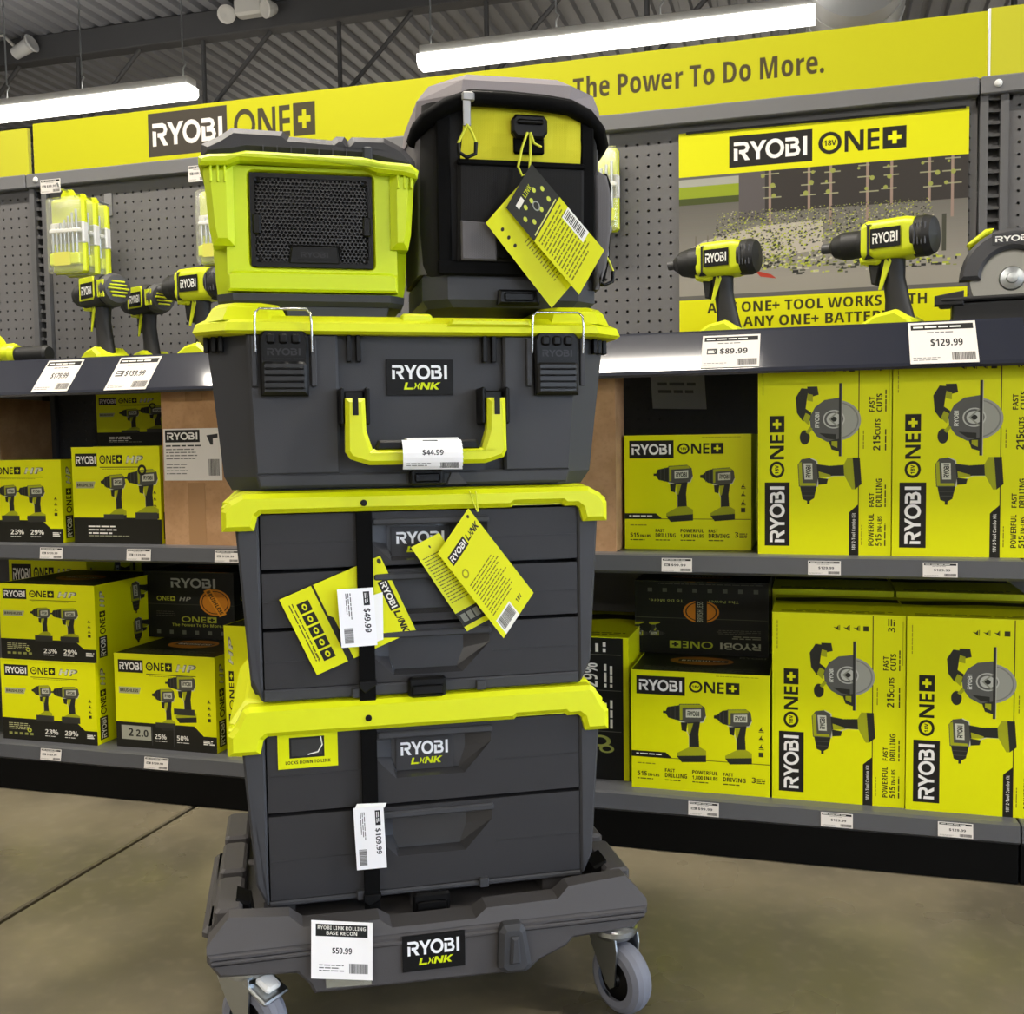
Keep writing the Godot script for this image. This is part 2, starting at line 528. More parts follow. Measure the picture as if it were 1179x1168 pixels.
func tinted(a: Color, b: Color, c: Color, sz: int, freq: float, sd: int) -> ImageTexture:
	# two colours mottled by coarse noise and speckled by fine noise
	var n0 := noise_image(sz, freq, 5, sd)
	var n1 := noise_image(sz, 0.12, 2, sd + 7)
	var im := Image.create(sz, sz, false, Image.FORMAT_RGB8)
	for y in sz:
		for x in sz:
			var k := n0.get_pixel(x, y).r
			var s := n1.get_pixel(x, y).r
			var q := a.lerp(b, smoothstep(0.2, 0.8, k))
			im.set_pixel(x, y, q.lerp(c, clampf((s - 0.55) * 0.9, 0.0, 0.35)))
	return ImageTexture.create_from_image(im)

func make_materials() -> void:
	var g := noise_image(256, 0.25, 2, 3)
	g.bump_map_to_normal_map(1.5)
	grain = ImageTexture.create_from_image(g)
	var wv := Image.create(64, 64, false, Image.FORMAT_RGB8)
	for y in 64:
		for x in 64:
			var k := 0.5 + 0.25 * sin(TAU * x / 8.0) + 0.25 * sin(TAU * y / 8.0 + (PI if (x / 8) % 2 else 0.0))
			wv.set_pixel(x, y, Color(k, k, k))
	wv.convert(Image.FORMAT_RGBA8)
	wv.bump_map_to_normal_map(1.0)
	weave = ImageTexture.create_from_image(wv)
	grained(mat("lime_plastic", Color(.845, .875, .02), .42), grain, 14.0, .12)
	grained(mat("speaker_lime", Color(.79, .865, .01), .45), grain, 14.0, .12)
	grained(mat("grey_plastic", Color(.245, .248, .26), .46), grain, 14.0, .25)
	grained(mat("drawer_plastic", Color(.20, .198, .205), .42), grain, 14.0, .2)
	grained(mat("dolly_plastic", Color(.295, .288, .292), .5), grain, 14.0, .3)
	grained(mat("lid_plastic", Color(.24, .235, .24), .4), grain, 14.0, .25)
	mat("black_plastic", Color(.035, .035, .037), .4)
	mat("recess_plastic", Color(.22, .22, .228), .2)
	mat("chrome", Color(.82, .82, .82), .18, 1.0)
	mat("dull_steel", Color(.6, .6, .6), .42, .9)
	mat("zinc", Color(.72, .74, .75), .3, 1.0)
	grained(mat("rubber", Color(.42, .43, .47), .6), grain, 20.0, .3)
	mat("black_webbing", Color(.012, .012, .013), .8)
	grained(M.black_webbing, weave, 90.0, .5)
	mat("black_cloth", Color(.04, .038, .04), .9)
	grained(M.black_cloth, weave, 60.0, .6)
	mat("grey_cloth", Color(.36, .35, .355), .8)
	grained(M.grey_cloth, weave, 60.0, .6)
	mat("lime_cloth", Color(.82, .80, .10), .75)
	grained(M.lime_cloth, weave, 60.0, .5)
	grained(mat("steel_grey", Color(.40, .40, .405), .45), grain, 10.0, .15)
	grained(mat("peg_grey", Color(.365, .36, .36), .55), grain, 10.0, .2)
	grained(mat("shelf_grey", Color(.285, .29, .305), .38), grain, 10.0, .1)
	mat("upright_grey", Color(.33, .33, .335), .4)
	mat("kick_black", Color(.02, .02, .02), .6)
	for k in ["black_plastic", "grey_plastic", "drawer_plastic", "dolly_plastic", "lid_plastic"]:
		M[k].metallic_specular = .34
	M.kick_black.metallic_specular = .25
	M.black_webbing.metallic_specular = .25
	var ch := mat("ticket_channel", Color(.135, .145, .185), .4)
	ch.metallic_specular = .2
	ch.clearcoat_enabled = true
	ch.clearcoat = .9
	ch.clearcoat_roughness = .06
	mat("sign_lime", Color(.705, .70, .02), .5)
	mat("box_lime", Color(.87, .885, .0), .4)
	mat("white_paint", Color(.85, .85, .84), .4)
	mat("paper", Color(.92, .92, .91), .6)
	mat("lime_cord", Color(.83, .85, .2), .6)
	mat("deck_grey", Color(.55, .56, .59), .5)
	mat("truss_grey", Color(.30, .305, .32), .55)
	mat("galvanised", Color(.86, .87, .88), .35, .15)
	mat("wall_paint", Color(.72, .71, .69), .8)
	mat("blade_steel", Color(.62, .62, .6), .35, 1.0)
	mat("tool_dark", Color(.085, .085, .087), .55)
	mat("tool_lime", Color(.80, .84, .07), .4)
	mat("tool_grey", Color(.25, .25, .26), .5)
	var gl := mat("clear_plastic", Color(.95, .95, .85, .12), .1)
	gl.transparency = BaseMaterial3D.TRANSPARENCY_ALPHA
	var wg := mat("window_glass", Color(.9, .95, .95, .1), .03)
	wg.transparency = BaseMaterial3D.TRANSPARENCY_ALPHA
	var em := mat("lamp_lens", Color(.95, .95, .93), .4)
	em.emission_enabled = true
	em.emission = Color(1.0, .98, .94)
	em.emission_energy_multiplier = 5.0
	var fl := mat("concrete", Color.WHITE, .38)
	fl.albedo_texture = tinted(Color(.335, .315, .265), Color(.445, .415, .34), Color(.50, .47, .40), 512, .008, 11)
	fl.uv1_triplanar = true
	fl.uv1_world_triplanar = true
	fl.uv1_scale = Vector3.ONE * .45
	var rn := noise_image(512, .012, 4, 21)
	var rim := Image.create(512, 512, false, Image.FORMAT_RGB8)
	for y in 512:
		for x in 512:
			var k := .2 + .3 * rn.get_pixel(x, y).r
			rim.set_pixel(x, y, Color(k, k, k))
	fl.roughness = 1.0
	fl.roughness_texture = ImageTexture.create_from_image(rim)
	var cb := mat("cardboard", Color.WHITE, .8)
	cb.albedo_texture = tinted(Color(.68, .52, .36), Color(.73, .57, .41), Color(.60, .45, .31), 256, .02, 31)
	cb.uv1_triplanar = true
	cb.uv1_scale = Vector3(3, 3, 3)

# ---------------------------------------------------------------- nodes
func numbered(called: String) -> String:
	if not taken.has(called):
		taken[called] = 0
		return called
	taken[called] += 1
	return "%s_%03d" % [called, taken[called]]

func tag(o: Node3D, label: String, category: String, group := "", kind := "") -> Node3D:
	o.set_meta("label", label)
	if category:
		o.set_meta("category", category)
	if group:
		o.set_meta("group", group)
	if kind:
		o.set_meta("kind", kind)
	return o

func thing(called: String, label: String, category: String, at := Vector3.ZERO, turn := 0.0, group := "") -> Node3D:
	var o := Node3D.new()
	o.name = numbered(called)
	add_child(o)
	o.position = at
	o.rotation.y = turn
	return tag(o, label, category, group)

func part(parent: Node3D, called: String, what, m: Material) -> MeshInstance3D:
	var o := MeshInstance3D.new()
	o.name = called
	o.mesh = what.mesh() if what is MB else what
	o.material_override = m
	parent.add_child(o, true)
	return o

func solo(called: String, what, m: Material, label: String, category: String, at := Vector3.ZERO, turn := 0.0, group := "") -> MeshInstance3D:
	var o := MeshInstance3D.new()
	o.name = numbered(called)
	o.mesh = what.mesh() if what is MB else what
	if m:
		o.material_override = m
	add_child(o)
	o.position = at
	o.rotation.y = turn
	tag(o, label, category, group)
	return o

func struct(called: String, what, m: Material) -> MeshInstance3D:
	var o := MeshInstance3D.new()
	o.name = called
	o.mesh = what.mesh() if what is MB else what
	o.material_override = m
	add_child(o)
	o.set_meta("kind", "structure")
	return o

func bx(x0: float, x1: float, y0: float, y1: float, z0: float, z1: float, b := 0.0) -> MB:
	var m := MB.new()
	if b > 0.0:
		m.bbox(Vector3(x0, y0, z0), Vector3(x1, y1, z1), b)
	else:
		m.box(Vector3(x0, y0, z0), Vector3(x1, y1, z1))
	return m

func pz(p: Array, z0: float, z1: float, b := 0.0) -> MB:
	var m := MB.new()
	var q := PackedVector2Array()
	for i in range(0, p.size(), 2):
		q.append(Vector2(p[i], p[i + 1]))
	m.prism(q, z0, z1, b)
	return m

func v2(p: Array) -> PackedVector2Array:
	var q := PackedVector2Array()
	for i in range(0, p.size(), 2):
		q.append(Vector2(p[i], p[i + 1]))
	return q

func octo(x0: float, x1: float, z0: float, z1: float, y: float, cx: float, cz: float) -> PackedVector3Array:
	# chamfered rectangle, from the front edge round
	return PackedVector3Array([Vector3(x0 + cx, y, z1), Vector3(x1 - cx, y, z1), Vector3(x1, y, z1 - cz), Vector3(x1, y, z0 + cz), Vector3(x1 - cx, y, z0), Vector3(x0 + cx, y, z0), Vector3(x0, y, z0 + cz), Vector3(x0, y, z1 - cz)])

func rrect(x0: float, x1: float, z0: float, z1: float, y: float, r: float, seg := 4) -> PackedVector3Array:
	var o := PackedVector3Array()
	for c in 4:
		var cx := (x1 - r) if c == 0 or c == 1 else (x0 + r)
		var cz := (z1 - r) if c == 0 or c == 3 else (z0 + r)
		for k in seg + 1:
			var a := PI * 0.5 * (float(k) / seg + c) - PI * 0.5
			# c 0: front-right corner going from front to right
			o.append(Vector3(cx + cos(a + 0.0) * r, y, cz - sin(a) * r))
	return o

func rr2(x0: float, x1: float, y0: float, y1: float, r: float, seg := 4) -> PackedVector2Array:
	var o := PackedVector2Array()
	for c in 4:
		var cx := (x1 - r) if c == 0 or c == 3 else (x0 + r)
		var cy := (y1 - r) if c == 0 or c == 1 else (y0 + r)
		for k in seg + 1:
			var a := PI * 0.5 * (float(k) / seg + c)
			o.append(Vector2(cx + cos(a) * r, cy + sin(a) * r))
	return o

func card(q: Array, th := 0.0007, flat_leaf := true) -> ArrayMesh:
	# thin card with corners bottom-left, bottom-right, top-right, top-left; print on the front, and real thickness
	var m := MB.new()
	q = [q[0], q[1], q[1] + q[3] - q[0], q[3]] if flat_leaf else q
	var nn: Vector3 = (q[1] - q[0]).cross(q[3] - q[0]).normalized() * th
	m.quad(q[0] + nn, q[1] + nn, q[2] + nn, q[3] + nn)
	var b := MB.new()
	b.quad(q[1], q[0], q[3], q[2])
	for k in 4:
		var j := (k + 1) % 4
		b.quad(q[k], q[j], q[j] + nn, q[k] + nn)
	var me := m.mesh()
	b.add_to(me)
	return me

func carded(parent: Node3D, called: String, q: Array, front: Material, back: Material, th := 0.0007) -> MeshInstance3D:
	var o := MeshInstance3D.new()
	o.name = called
	o.mesh = card(q, th)
	o.mesh.surface_set_material(0, front)
	o.mesh.surface_set_material(1, back)
	parent.add_child(o, true)
	return o

# ---------------------------------------------------------------- prints
const LIME := Color(.875, .885, .0)
const INK := Color(.12, .115, .09)
const PALE := Color(.93, .92, .88)

func print_one() -> Sheet:
	var s := Sheet.new(460, 400, LIME)
	s.badge(18, 18, 164, 62)
	s.one(196, 30, 166, 36, INK, LIME)
	s.lines(285, 8, 160, 1, 4, 2, Color(.6, .6, .05), 3)
	s.tool_print(112, 104, 140, 200)
	s.tool_print(278, 114, 124, 186, true)
	s.icons(424, 168, 15, true)
	s.poly(v2([0, 274, 116, 274, 140, 294, 0, 294]), INK)
	s.lines(16, 281, 90, 1, 5, 4, PALE, 9)
	s.rect(130, 292, 330, 2, INK)
	s.lines(20, 314, 66, 1, 5, 3, Color(.45, .44, .1), 2)
	s.text("515", 20, 358, 15, INK); s.text("IN-LBS", 56, 358, 9, INK)
	s.text("FAST", 114, 340, 11, INK); s.text("DRILLING", 114, 358, 14, INK, true, 74)
	s.text("POWERFUL", 206, 340, 12, INK, true, 84); s.text("1,800 IN-LBS", 206, 358, 12, INK, true, 84)
	s.text("FAST", 308, 340, 11, INK); s.text("DRIVING", 308, 358, 14, INK, true, 74)
	s.text("3", 402, 356, 18, INK); s.lines(418, 342, 28, 3, 6, 3, INK, 6)
	for x in [20, 114, 206, 308]:
		s.lines(x, 366, 56, 1, 5, 3, INK, x)
	return s

func print_saw() -> Sheet:
	# drawn lying, then turned so that it reads upwards
	var s := Sheet.new(700, 460, LIME)
	s.badge(30, 24, 226, 88)
	s.one(272, 42, 220, 50, INK, LIME)
	s.rect(0, 348, 700, 3, INK)
	s.saw_print(352, 132, 240, 250)
	s.tool_print(184, 140, 158, 220)
	s.icons(640, 214, 18, true)
	s.lines(566, 16, 110, 1, 5, 3, Color(.55, .55, .1), 4)
	s.poly(v2([0, 318, 150, 318, 178, 348, 0, 348]), INK)
	s.text("18V 2-Tool Combo Kit", 18, 339, 11, PALE, true, 130)
	s.lines(36, 360, 76, 1, 5, 3, Color(.45, .44, .1), 2)
	s.lines(372, 364, 70, 1, 5, 3, Color(.45, .44, .1), 2)
	s.text("POWERFUL", 34, 402, 18, INK, true, 112)
	s.text("515", 34, 428, 19, INK); s.text("IN-LBS", 82, 428, 13, INK)
	s.text("FAST", 170, 402, 16, INK); s.text("DRILLING", 170, 428, 19, INK, true, 98)
	s.text("215", 366, 422, 24, INK); s.text("CUTS", 420, 422, 17, INK)
	s.text("FAST", 500, 402, 17, INK); s.text("CUTS", 500, 428, 19, INK)
	s.text("3", 640, 424, 24, INK); s.lines(662, 400, 26, 3, 9, 4, INK, 6)
	for x in [34, 170, 366, 500]:
		s.lines(x, 438, 90, 1, 5, 4, INK, x)
	s.rect(520, 450, 160, 1, INK)
	return s

func print_hp(kind: int) -> Sheet:
	var s := Sheet.new(460, 400, LIME)
	s.badge(18, 26, 116, 54)
	s.one(148, 34, 120, 34, INK, LIME, true)
	s.hp(284, 36, 86, 32)
	s.rect(148, 82, 226, 3, INK)
	s.lines(160, 90, 200, 1, 4, 2, Color(.5, .5, .1), 5)
	s.poly(v2([18, 142, 122, 142, 112, 170, 18, 170]), Color(.66, .66, .5))
	s.text("BRUSHLESS", 24, 163, 13, INK, true, 84)
	s.icons(422, 176, 14, true)
	s.poly(v2([0, 292, 360, 292, 402, 332, 460, 332, 460, 400, 0, 400]), INK)
	if kind == 0:
		s.tool_print(150, 120, 96, 176, true)
		s.tool_print(250, 120, 130, 184)
		s.rect(168, 270, 86, 30, Color(.2, .2, .18))
		s.rect(292, 270, 88, 30, Color(.2, .2, .18))
		s.lines(30, 316, 110, 4, 9, 4, Color(.7, .7, .5), 8)
		for i in 5:
			s.rect(30 + i * 26, 362, 16, 12, Color(.55, .56, .3))
		s.ring(Vector2(132, 348), 6, 11, Color(.75, .78, .2))
		s.text("23%", 208, 362, 24, PALE); s.text("29%", 304, 362, 24, PALE)
		s.lines(208, 370, 56, 1, 5, 3, PALE, 2); s.lines(304, 370, 56, 1, 5, 3, PALE, 2)
		s.lines(410, 350, 44, 3, 7, 5, PALE, 3)
	elif kind == 1:
		s.tool_print(150, 112, 130, 196, true)
		s.tool_print(282, 92, 166, 210)
		s.rect(160, 278, 106, 30, Color(.22, .22, .2))
		s.rect(326, 270, 114, 44, Color(.22, .22, .2))
		s.ring(Vector2(368, 96), 12, 22, INK)
		s.poly(v2([0, 318, 20, 318, 36, 298, 460, 298, 460, 400, 0, 400]), INK)
		s.lines(76, 326, 160, 3, 14, 6, PALE, 5)
		s.lines(76, 366, 220, 1, 14, 4, Color(.6, .6, .5), 6)
	else:
		s.tool_print(172, 140, 104, 180, true)
		s.tool_print(238, 82, 134, 200)
		s.rect(270, 222, 94, 26, Color(.2, .2, .18))
		s.rect(184, 286, 90, 20, Color(.2, .2, .18))
		s.rect(24, 306, 138, 60, Color(.62, .62, .56))
		s.text("2", 56, 352, 34, INK); s.text("2.0", 92, 352, 30, INK)
		s.text("25%", 178, 356, 20, PALE); s.text("50%", 280, 356, 20, PALE)
		s.rect(166, 306, 2, 80, Color(.3, .3, .3)); s.rect(266, 306, 2, 80, Color(.3, .3, .3))
		s.lines(178, 364, 60, 1, 5, 3, PALE, 2); s.lines(280, 364, 60, 1, 5, 3, PALE, 2)
		s.lines(400, 348, 48, 3, 7, 5, PALE, 3)
	return s

func print_hp_side() -> Sheet:
	# side of the box: brand line reading upwards at the front edge, tools pictured behind it; drawn lying
	var s := Sheet.new(400, 460, LIME)
	s.badge(20, 18, 110, 46)
	s.one(142, 26, 120, 32, INK, LIME, false)
	s.hp(280, 28, 80, 30)
	s.tool_print(40, 230, 140, 180, true)
	s.tool_print(210, 220, 170, 190)
	return s

func print_black(rev: bool) -> Sheet:
	var bg := Color(.055, .06, .045)
	var s := Sheet.new(460, 400, bg)
	var gold := Color(.78, .48, .10)
	var pale := Color(.62, .63, .55)
	if rev:
		# back panel of a box that stands on its head
		s.ryobi(26, 34, 138, 36, pale)
		s.one(188, 34, 150, 38, Color(.62, .66, .16), bg, false)
		s.lines(26, 92, 110, 2, 10, 5, Color(.5, .5, .42), 3)
		s.lines(26, 118, 150, 3, 9, 3, Color(.35, .35, .3), 4)
		s.tool_print(354, 96, 56, 84); s.tool_print(408, 92, 62, 88)
		s.rect(0, 196, 460, 3, Color(.3, .32, .24))
		s.ring(Vector2(228, 236), 0, 62, gold)
		s.ring(Vector2(228, 236), 50, 54, bg)
		s.rect(208, 172, 40, 130, bg)
		s.xf = Transform2D(PI / 2, Vector2(222, 180))
		s.text("BRUSHLESS", 0, 0, 20, pale, true, 112)
		s.xf = Transform2D()
		s.text("The Power", 100, 300, 15, Color(.6, .62, .3)); s.text("To Do More.", 290, 300, 15, Color(.6, .62, .3))
		for i in 8:
			s.rect(34 + i * 52, 340, 16, 22, Color(.3, .31, .26))
		s.lines(20, 384, 400, 1, 8, 4, Color(.3, .3, .26), 5)
	else:
		s.rect(4, 4, 452, 3, Color(.25, .26, .2))
		s.ryobi(140, 40, 230, 56, Color(.62, .63, .6))
		s.one(64, 150, 96, 26, Color(.6, .62, .16), bg, false)
		s.text("HP", 180, 176, 24, Color(.55, .55, .5), true, 56, .3)
		s.rect(0, 196, 460, 2, Color(.28, .29, .22))
		s.ring(Vector2(364, 180), 0, 78, gold)
		s.ring(Vector2(364, 180), 64, 68, bg)
		s.xf = Transform2D(1.1, Vector2(364, 180))
		s.rect(-86, -20, 172, 40, Color(.85, .55, .12))
		s.text("BRUSHLESS", 0, 10, 20, bg, true, 150, 0, 1)
		s.xf = Transform2D()
		s.one(190, 268, 180, 34, Color(.6, .62, .16), bg, false)
		s.text("The Power To Do More.", 140, 328, 17, Color(.62, .64, .2), true, 260)
		for i in 6:
			s.rect(60 + i * 66, 352, 20, 24, Color(.34, .35, .3))
		s.lines(60, 240, 100, 3, 12, 3, Color(.3, .3, .26), 5)
	return s

func print_top() -> Sheet:
	# lid of the cartons: dark panel with a strip of print
	var s := Sheet.new(400, 360, Color(.10, .11, .05))
	s.rect(0, 0, 400, 24, LIME)
	s.ring(Vector2(190, 190), 0, 60, Color(.66, .42, .1), 1.6)
	s.rect(120, 172, 150, 34, Color(.1, .1, .05))
	s.text("BRUSHLESS", 130, 198, 18, PALE, true, 130)
	s.lines(30, 290, 340, 4, 14, 6, Color(.4, .41, .32), 4)
	s.ryobi(300, 110, 80, 22, Color(.6, .6, .55))
	return s

func print_lime_top() -> Sheet:
	var s := Sheet.new(300, 360, LIME)
	s.poly(v2([0, 70, 120, 40, 300, 56, 300, 120, 180, 108, 60, 140, 0, 130]), Color(.08, .08, .03))
	s.lines(20, 300, 260, 2, 20, 8, Color(.1, .1, .04), 4)
	return s

func print_spec() -> Sheet:
	# narrow black side reading upwards; drawn lying
	var s := Sheet.new(480, 150, Color(.09, .09, .08))
	s.rect(0, 0, 480, 26, LIME)
	s.rect(0, 140, 480, 10, LIME)
	for x in [162, 300, 420]:
		s.rect(x, 32, 2, 104, Color(.4, .4, .36))
	s.lines(16, 44, 120, 3, 10, 4, PALE, 4)
	s.ring(Vector2(130, 96), 12, 20, Color(.6, .62, .3))
	s.ring(Vector2(104, 108), 8, 14, Color(.6, .62, .3))
	s.text("2,200", 174, 92, 30, PALE); s.lines(174, 104, 100, 2, 11, 5, PALE, 8)
	s.text("29%", 312, 92, 30, PALE); s.lines(312, 104, 80, 2, 11, 5, PALE, 9)
	s.lines(430, 60, 40, 4, 14, 6, PALE, 2)
	return s

func print_ticket(price: String, kind := 0) -> Sheet:
	var s := Sheet.new(220, 150, Color(.82, .80, .78))
	s.rect(8, 8, 204, 20, Color(.1, .1, .1))
	s.lines(16, 15, 186, 1, 8, 6, Color(.85, .85, .82), 7)
	s.lines(60, 36, 100, 1, 8, 4, Color(.4, .4, .4), 3)
	if kind == 1:
		s.rect(20, 62, 40, 26, Color(.25, .25, .25))
		s.lines(24, 70, 32, 2, 8, 4, PALE, 3)
	s.text(price, 122, 88, 25, Color(.13, .13, .14), true, 104, 0, 1)
	s.lines(10, 128, 90, 2, 8, 3, Color(.45, .45, .45), 4)
	s.bars(136, 112, 76, 28, Color(.12, .12, .12))
	return s

func print_tag_price(price: String) -> Sheet:
	var s := Sheet.new(240, 150, Color(.95, .95, .95))
	s.rect(84, 4, 60, 8, Color(.2, .2, .2))
	s.text(price, 120, 84, 22, Color(.1, .1, .12), true, 84, 0, 1)
	s.lines(14, 118, 100, 2, 9, 4, Color(.5, .5, .5), 4)
	s.bars(150, 116, 76, 28, Color(.12, .12, .12))
	return s

func print_strap_tag(price: String) -> Sheet:
	# reads downwards: drawn lying
	var s := Sheet.new(260, 150, Color(.94, .94, .95))
	s.rect(16, 18, 62, 26, Color(.12, .12, .13))
	s.lines(22, 26, 50, 2, 8, 4, Color(.9, .9, .9), 7)
	s.text(price, 92, 46, 26, Color(.12, .12, .14), true, 108)
	s.lines(20, 96, 120, 3, 9, 4, Color(.35, .35, .36), 4)
	s.bars(176, 96, 66, 38, Color(.12, .12, .12))
	return s

func print_dolly_tag() -> Sheet:
	var s := Sheet.new(220, 210, Color(.95, .945, .94))
	s.rect(16, 12, 186, 44, Color(.12, .12, .12))
	s.text("RYOBI LINK ROLLING", 109, 31, 13, PALE, true, 172, 0, 1)
	s.text("BASE RECON", 109, 50, 13, PALE, true, 110, 0, 1)
	s.text("$59.99", 110, 118, 22, Color(.12, .12, .13), true, 70, 0, 1)
	s.lines(28, 158, 90, 3, 10, 4, Color(.4, .4, .4), 4)
	s.bars(136, 152, 66, 36, Color(.12, .12, .12))
	return s

func print_link(bg: Color) -> Sheet:
	var s := Sheet.new(260, 140, bg)
	s.ryobi(22, 22, 216, 56, Color(.93, .94, .95))
	s.link(66, 90, 138, 28, Color(.80, .86, .04))
	return s

func print_hang(kind: int) -> Sheet:
	var s := Sheet.new(220, 380, Color(.86, .875, .03))
	if kind == 0:
		# leaf with the brand across its top corner, print and a bar code at the foot
		s.xf = Transform2D(0, Vector2(0, 0))
		s.badge(20, 40, 108, 36)
		s.link(134, 46, 74, 24, INK)
		s.ring(Vector2(196, 16), 0, 6, Color(.2, .2, .1))
		s.ring(Vector2(40, 128), 10, 16, Color(.55, .56, .1))
		s.lines(24, 166, 172, 12, 12, 4, Color(.38, .39, .08), 3)
		s.rect(20, 320, 96, 60, Color(.93, .93, .9))
		s.bars(26, 326, 84, 40, INK)
		s.text("18V", 140, 350, 14, INK)
	elif kind == 1:
		# back leaf: black end with pictures
		s.lines(20, 60, 180, 16, 13, 4, Color(.38, .39, .08), 8)
		s.ring(Vector2(110, 30), 0, 6, Color(.2, .2, .1))
		s.rect(0, 300, 220, 60, INK)
		for i in 4:
			s.rect(20 + i * 48, 312, 38, 34, Color(.5, .5, .45))
	elif kind == 2:
		# leaf lying on its side: pictures on the lime end, then a black bar, then the brand
		s.rect(0, 254, 220, 8, INK)
		s.poly(v2([100, 240, 220, 240, 220, 256, 86, 256]), INK)
		for i in 5:
			s.rect(30 + i * 34, 292, 28, 44, INK)
			s.ring(Vector2(44 + i * 34, 314), 4, 9, LIME)
		s.lines(24, 346, 170, 2, 11, 4, Color(.3, .3, .08), 4)
		s.badge(62, 14, 84, 36)
		s.link(150, 20, 62, 24, INK)
		s.ring(Vector2(12, 12), 0, 7, Color(.15, .15, .1))
		s.lines(150, 350, 40, 2, 9, 3, Color(.4, .4, .1), 4)
	elif kind == 4:
		for p in [[30, 60], [30, 96], [30, 132]]:
			s.ring(Vector2(p[0], p[1]), 0, 6, INK)
		s.lines(60, 150, 120, 14, 13, 4, Color(.45, .47, .06), 8)
		s.rect(120, 320, 100, 60, Color(.9, .9, .8))
	else:
		# leaf of the bag's tag: black end with lime dots, print on lime, bar code at the edge
		s.rect(0, 0, 220, 146, Color(.16, .165, .16))
		s.rect(40, 26, 46, 18, PALE); s.text("LINK", 96, 44, 18, Color(.75, .8, .1), true, 54)
		for p in [[34, 80], [70, 60], [110, 66], [150, 54], [184, 78], [58, 112], [120, 112], [176, 116]]:
			s.ring(Vector2(p[0], p[1]), 0, 9, Color(.8, .84, .3))
		s.ring(Vector2(112, 90), 12, 17, Color(.6, .62, .6))
		s.rect(20, 136, 180, 5, Color(.85, .86, .5))
		s.lines(16, 160, 188, 14, 13, 5, Color(.42, .44, .06), 6)
		s.rect(168, 190, 52, 110, Color(.93, .93, .92))
		for i in 16:
			s.rect(176, 196 + i * 6, 36, 2 + (i * 7) % 3, INK)
	return s

func print_sticker() -> Sheet:
	var s := Sheet.new(240, 140, Color(.84, .87, .03))
	s.rect(46, 14, 140, 84, Color(.13, .13, .13))
	s.rect(54, 22, 124, 68, Color(.22, .22, .22))
	s.stroke([Vector2(120, 86), Vector2(160, 78), Vector2(178, 50), Vector2(172, 16)], 5, PALE)
	s.text("LOCKS DOWN TO LINK", 120, 122, 13, INK, true, 180, 0, 1)
	return s

func print_header() -> Sheet:
	var s := Sheet.new(1900, 112, Color(.705, .70, .02), 2)
	s.rect(288, 8, 186, 92, Color(.24, .22, .19))
	s.ryobi(298, 30, 166, 48, Color(.87, .85, .83))
	s.one(490, 22, 182, 64, Color(.24, .22, .15), Color(.705, .70, .02), false)
	s.text("The Power To Do More.", 1640, 74, 38, Color(.26, .23, .13), true, 444, 0, 2)
	return s

func print_poster() -> Sheet:
	var s := Sheet.new(640, 500, Color(.36, .35, .33))
	var rng := RandomNumberGenerator.new()
	rng.seed = 77
	# printed photograph: yard, dark building front with posts, crowd of tools
	for i in 46:
		s.rect(0, 118 + i * 6, 640, 6, Color(.32, .31, .29).lerp(Color(.55, .53, .49), clampf(i / 40.0, 0, 1)))
	s.rect(0, 112, 150, 30, Color(.60, .60, .56))
	s.rect(0, 130, 150, 34, Color(.52, .58, .12))
	s.rect(0, 158, 150, 16, Color(.25, .28, .12))
	s.rect(150, 104, 490, 100, Color(.20, .185, .175))
	s.rect(140, 104, 60, 116, Color(.33, .31, .31))
	s.poly(v2([0, 290, 60, 262, 180, 236, 330, 230, 330, 300, 0, 330]), Color(.66, .63, .58))
	for x in [208, 296, 344, 424, 476, 556, 604]:
		s.rect(x, 100, 6, 96 + (x % 5) * 12, Color(.55, .47, .42))
		for k in 3:
			s.rect(x - 20 + rng.randf() * 10, 110 + k * 26 + rng.randf() * 12, 22 + rng.randf() * 20, 3, Color(.58, .57, .45))
			s.ring(Vector2(x + rng.randf_range(-16, 20), 118 + k * 24), 0, rng.randf_range(3, 6), Color(.55, .57, .28))
	var cols := [Color(.62, .66, .16), Color(.66, .68, .3), Color(.2, .21, .17), Color(.3, .3, .26), Color(.7, .68, .58), Color(.47, .5, .2), Color(.14, .14, .13)]
	for i in 3600:
		var t := rng.randf()
		var y := 196 + t * 140
		var x := rng.randf_range(90 - t * 30, 560 + t * 20)
		if y > 280 and x > 260 and rng.randf() > .3:
			continue
		var k := rng.randf_range(1.0, 2.7) * (.7 + t)
		s.poly(v2([x, y + k, x + k * rng.randf_range(.3, 1.2), y - k * .4, x + k * 2.2, y + k * rng.randf_range(.0, .6), x + k * 1.4, y + k * 1.1]), cols[rng.randi() % 7])
	for i in 120:
		var x := rng.randf_range(250, 620)
		s.rect(x, 340 + rng.randf_range(-12, 14), rng.randf_range(4, 14), rng.randf_range(2, 6), cols[rng.randi() % 7])
	s.poly(v2([176, 340, 214, 352, 226, 362, 190, 356]), Color(.62, .2, .14))
	s.rect(76, 292, 18, 16, Color(.66, .22, .16))
	for x in [38, 66]:
		s.rect(x, 250, 3, 80, Color(.4, .38, .33))
	s.rect(540, 250, 22, 50, Color(.75, .75, .7)); s.rect(464, 246, 24, 24, Color(.78, .78, .72))
	s.rect(586, 236, 9, 84, Color(.25, .25, .2))
	s.rect(0, 0, 640, 106, LIME * Color(.94, .925, 1))
	s.badge(118, 18, 188, 74)
	s.one(320, 30, 190, 48, INK, LIME)
	s.rect(0, 404, 640, 96, LIME * Color(.94, .925, 1))
	s.text("ANY ONE+ TOOL WORKS WITH", 66, 438, 24, Color(.2, .19, .08), true, 490)
	s.text("ANY ONE+ BATTERY", 150, 474, 24, Color(.2, .19, .08), true, 330)
	return s

